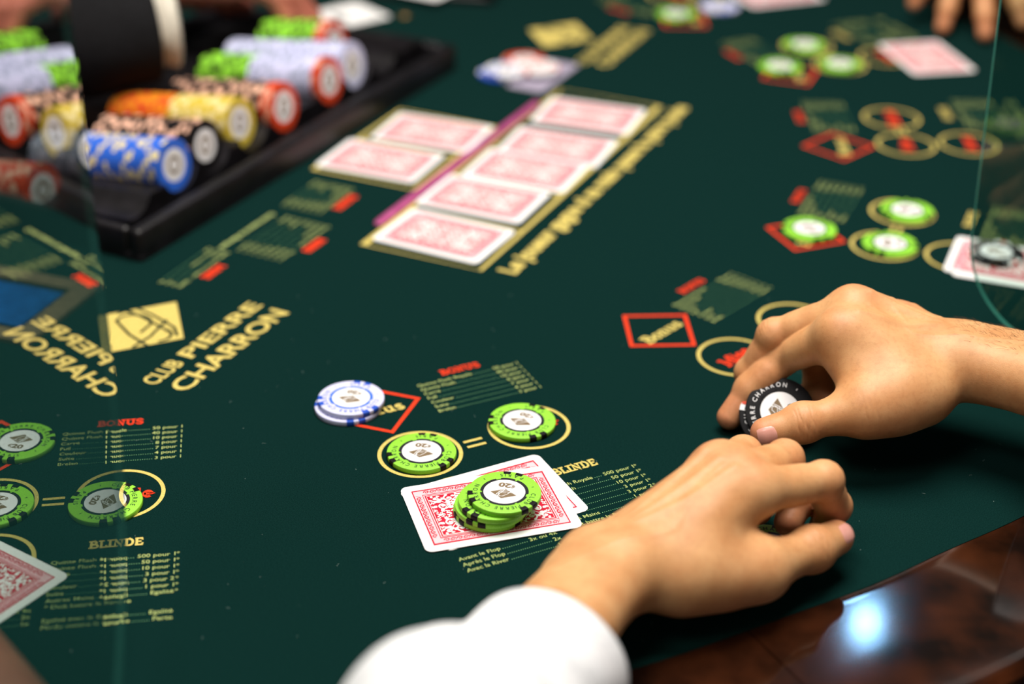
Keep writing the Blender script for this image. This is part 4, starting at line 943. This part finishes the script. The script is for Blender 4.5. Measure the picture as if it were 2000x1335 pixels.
def upper_arm(i0, i1, pts):
    "upper arm inside the sleeve: joins the forearm surface to the neck so that the body is one mesh"
    global bv_
    P = [np.array(p, float) for p in pts]; k = 12; o = len(bv_); rg = []
    for i, p in enumerate(P):
        a = nrm(P[min(i+1, len(P)-1)]-P[max(i-1, 0)]); x = nrm(np.cross(a, V(.1, .2, 1))); y = np.cross(a, x); r = 19 if i in (0, len(P)-1) else 33
        rg += [p+(x*math.cos(2*math.pi*t/k)+y*math.sin(2*math.pi*t/k))*r for t in range(k)]
    bv_ = np.concatenate([bv_, np.array(rg)]); n_ = len(P)
    q = [(o+i*k+t, o+i*k+(t+1) % k, o+(i+1)*k+(t+1) % k, o+(i+1)*k+t) for i in range(n_-1) for t in range(k)]
    for ap, b0 in ((i0, o), (i1, o+(n_-1)*k)): q += [(ap, b0+t, b0+(t+1) % k, b0+(t+2) % k) for t in range(0, k, 2)]
    bq_.append(np.array(q))
near_ = lambda arr, p: int(((arr-p)**2).sum(1).argmin())
upper_arm(near_(lv, LH['FA']+ldir*19), nh+near_(hv_, V(480, 340, 400)), [LH['FA']+ldir*26, V(-24, 470, 72), V(14, 386, 74), V(120, 318, 108), V(250, 288, 205), V(360, 292, 300), V(450, 335, 375)])
upper_arm(len(lv)+near_(rv, RH['FA']+rdir*20), nh+near_(hv_, V(530, 350, 400)), [RH['FA']+rdir*28, V(405, 706, 72), V(470, 610, 130), V(555, 500, 225), V(590, 430, 300), V(545, 370, 370)])
link('body', mesh_np('body', bv_, np.concatenate(bq_), M['skin'], {'blush': np.concatenate([lb, rb2, blush(hv_, [(hp(84, -56, 0), 16, .8), (hp(60, -24, 40), 24, .4), (hp(60, -24, -40), 24, .4)]), np.zeros(len(bv_)-nh-len(hv_))])}), player, PI_)
v_, f_ = clip_hair(); link('hair', mesh_np('hair', v_, f_, M['hair']), player, PI_)
for sg in (-1, 1):
    mb = MB(); e0 = hp(66.5, 3, sg*31); k = 14
    vs = [e0+(hf*math.cos(t)+(hu*math.sin(p)+hs*math.cos(p))*math.sin(t))*11.5 for t in np.linspace(0.02, 1.5, 7) for p in np.linspace(0, 2*math.pi, k, endpoint=False)]
    fs = [(i*k+j, i*k+(j+1) % k, (i+1)*k+(j+1) % k, (i+1)*k+j) for i in range(6) for j in range(k)]
    mb.add(vs, fs); mb.m = [1 if i < 2*k else 0 for i in range(len(fs))]; link('eye', mb.mesh('eye', [M['inlay'], M['hair']], True), player, PI_)
for a, b in ((V(262, 640, -170), V(480, 330, -150)), (V(400, 760, -170), V(600, 470, -150))):
    sleeve([a, a*.6+b*.4, b], [72, 80, 88], M['cream_cloth'], 'trouser_leg', player, PI_, seed=5, fold=1.5)

# ---- other people at the table, each seen only as a hand and a sleeve
def reach(wrist, d, n, side, curls, S=1.0, spread=1.0, fore=None, thumb=(.75, .55, -.35)):
    d = nrm(d); n = nrm(n-d*(n@d)); ac = -np.cross(d, n)*side; J = dict(side=side, W=wrist, FA=wrist-d*150*S+(fore if fore is not None else 0), fr=22)
    for f, x, fwd, L in (('i', 25, 92, (44, 26, 22)), ('m', 8, 95, (48, 29, 23)), ('r', -9, 90, (45, 27, 22)), ('p', -25, 82, (35, 20, 19))):
        p = wrist+d*fwd*S+ac*x*S; J[f+'M'] = p; a = 0
        for k, (l, c) in enumerate(zip(L, curls[f])):
            a += math.radians(c); e = nrm(d*math.cos(a)-n*math.sin(a)+ac*.0045*x*spread); p = p+e*l*S; J[f+'PDT'[k]] = p
    t0 = wrist+d*24*S+ac*20*S-n*6; J['tC'] = t0; e = nrm(d*thumb[0]+ac*thumb[1]+n*thumb[2]); J['tM'] = t0+e*42*S
    e2 = nrm(d*.9+ac*thumb[1]*.5+n*thumb[2]); J['tI'] = J['tM']+e2*32*S; J['tT'] = J['tI']+nrm(e2+d*.3)*26*S; J['tn'] = nrm(n*.6+ac*.6); return J
def other(label, loc, hands, sleeves, sk='skin'):
    p = empty('person', loc); tag(p, label, 'person'); pm = Matrix.Translation((-loc[0]/1000, -loc[1]/1000, -loc[2]/1000)); av, af, ab = [], [], []; o_ = 0
    for J in hands:
        v, f, pr, b = arm_mesh(J, 3.2, creases=False); av.append(v); af.append(f); ab.append(b)
        q, fs_ = nail(pr, J['tT']-nrm(J['tT']-J['tI'])*6.5, J['tT']-J['tI'], J['tn'], 12, 12, p); link('thumb_nail', mesh_np('thumb_nail', q, fs_, M['nail']), p, pm)
    nm_ = 'body' if len(av) == 1 else 'forearm'
    for v, f, b in zip(av, af, ab): link(nm_, mesh_np(nm_, v, f, M[sk], {'blush': b}), p, pm)
    for nm, pts, rad, m, sd in sleeves: sleeve(pts, rad, M[m], nm, p, pm, seed=sd, fold=1.5)
relaxed = dict(i=(18, 30, 18), m=(22, 34, 20), r=(26, 36, 20), p=(28, 36, 20))
dw = at(285, -40, 84); dJ = reach(dw, V(.93, .36, -.06), V(-.1, .1, 1), 1, relaxed)
dd_ = nrm(V(.93, .36, 0)); 
other('dealer in black jacket with white shirt cuff reaching over the chip tray', (-330, 1440, 0), [dJ],
      [('shirt_cuff', [at(338, 46, 82), at(338, 46, 82)-dd_*16, at(338, 46, 82)-dd_*40], [37, 37, 36], 'cream_cloth', 2), ('jacket_sleeve', [at(300, 58, 84)-dd_*2, at(300, 58, 84)-dd_*70, at(300, 58, 90)-dd_*190+V(-20, 60, 20), at(300, 58, 90)-dd_*330+V(-60, 160, 110)], [42, 48, 56, 66], 'cloth_black', 4)], 'skin_low_light')
hang = dict(i=(14, 22, 12), m=(18, 20, 10), r=(22, 22, 12), p=(26, 24, 14))
fJ = reach(V(468, 1716, 84), V(-.14, -.97, -.16), V(0, -.2, 1), 1, hang, spread=3.2); fJ2 = reach(V(585, 1664, 84), V(-.2, -.96, -.16), V(0, -.2, 1), -1, hang, spread=2.6)
other('person at the far right resting both hands beside a face down card', (540, 1560, 0), [fJ, fJ2],
      [('shirt_sleeve', [fJ['FA']+V(-6, -40, -6), fJ['FA']+V(14, 40, 8), fJ['FA']+V(70, 160, 60)], [40, 44, 54], 'brown_cloth', 6), ('shirt_sleeve', [fJ2['FA']+V(-8, -40, -6), fJ2['FA']+V(16, 40, 8), fJ2['FA']+V(90, 150, 60)], [40, 44, 54], 'brown_cloth', 7)])
nJ = reach(V(-318, 632, 60), V(-.80, .58, -.10), V(0, 0, 1), 1, dict(i=(10, 18, 12), m=(12, 20, 12), r=(14, 20, 12), p=(16, 20, 12)), fore=V(0, 0, 6))
nJ['FA'] = V(-200, 490, 40); nJ['fr'] = 22
other('neighbour at the lower left whose bare forearm rests behind the clear pane', (-280, 580, 0), [nJ], [('shirt_sleeve', [nJ['FA']+V(-4, 5, 0), V(-198, 455, 42), V(-212, 380, 44), V(-240, 280, 60)], [30, 32, 36, 46], 'brown_cloth', 9)], 'skin_low_light')

# forearm hair of the right wrist
rng = random.Random(5); mb = MB(); fd = nrm(RH['FA']-RH['W'])
for i in range(330):
    t = rng.uniform(-.25, 1.0); side_ = rng.uniform(-1, 1); base = RH['W']+(RH['FA']-RH['W'])*t+RH['ac']*side_*24+RH['n']*22
    base = rproj(base[None, :], 6)[0]; nn = normals(hand(dict(RH)), base[None, :])[0] if False else RH['n']
    dr_ = nrm(fd*-.5+RH['ac']*rng.uniform(-1.1, .3)+nn*.04); l = rng.uniform(4, 9); bend = V(rng.uniform(-.4, .4), rng.uniform(-.4, .4), -.25); pts = [base+dr_*l*s+bend*l*s*s*.5+nn*.22*math.sin(s*3.1)*2 for s in (0, .35, .7, 1)]
    wv = nrm(np.cross(dr_, nn))
    vs = []
    for p, wd in zip(pts, (.042, .038, .028, .006)): vs += [p-wv*wd, p+wv*wd, p+nn*wd*1.6]
    mb.add(vs, [(3*a+b, 3*a+(b+1) % 3, 3*a+3+(b+1) % 3, 3*a+3+b) for a in range(3) for b in range(3)])
o = link('arm_hair', mb.mesh('arm_hair', M['hair']), player, PI_); o['kind'] = 'stuff'
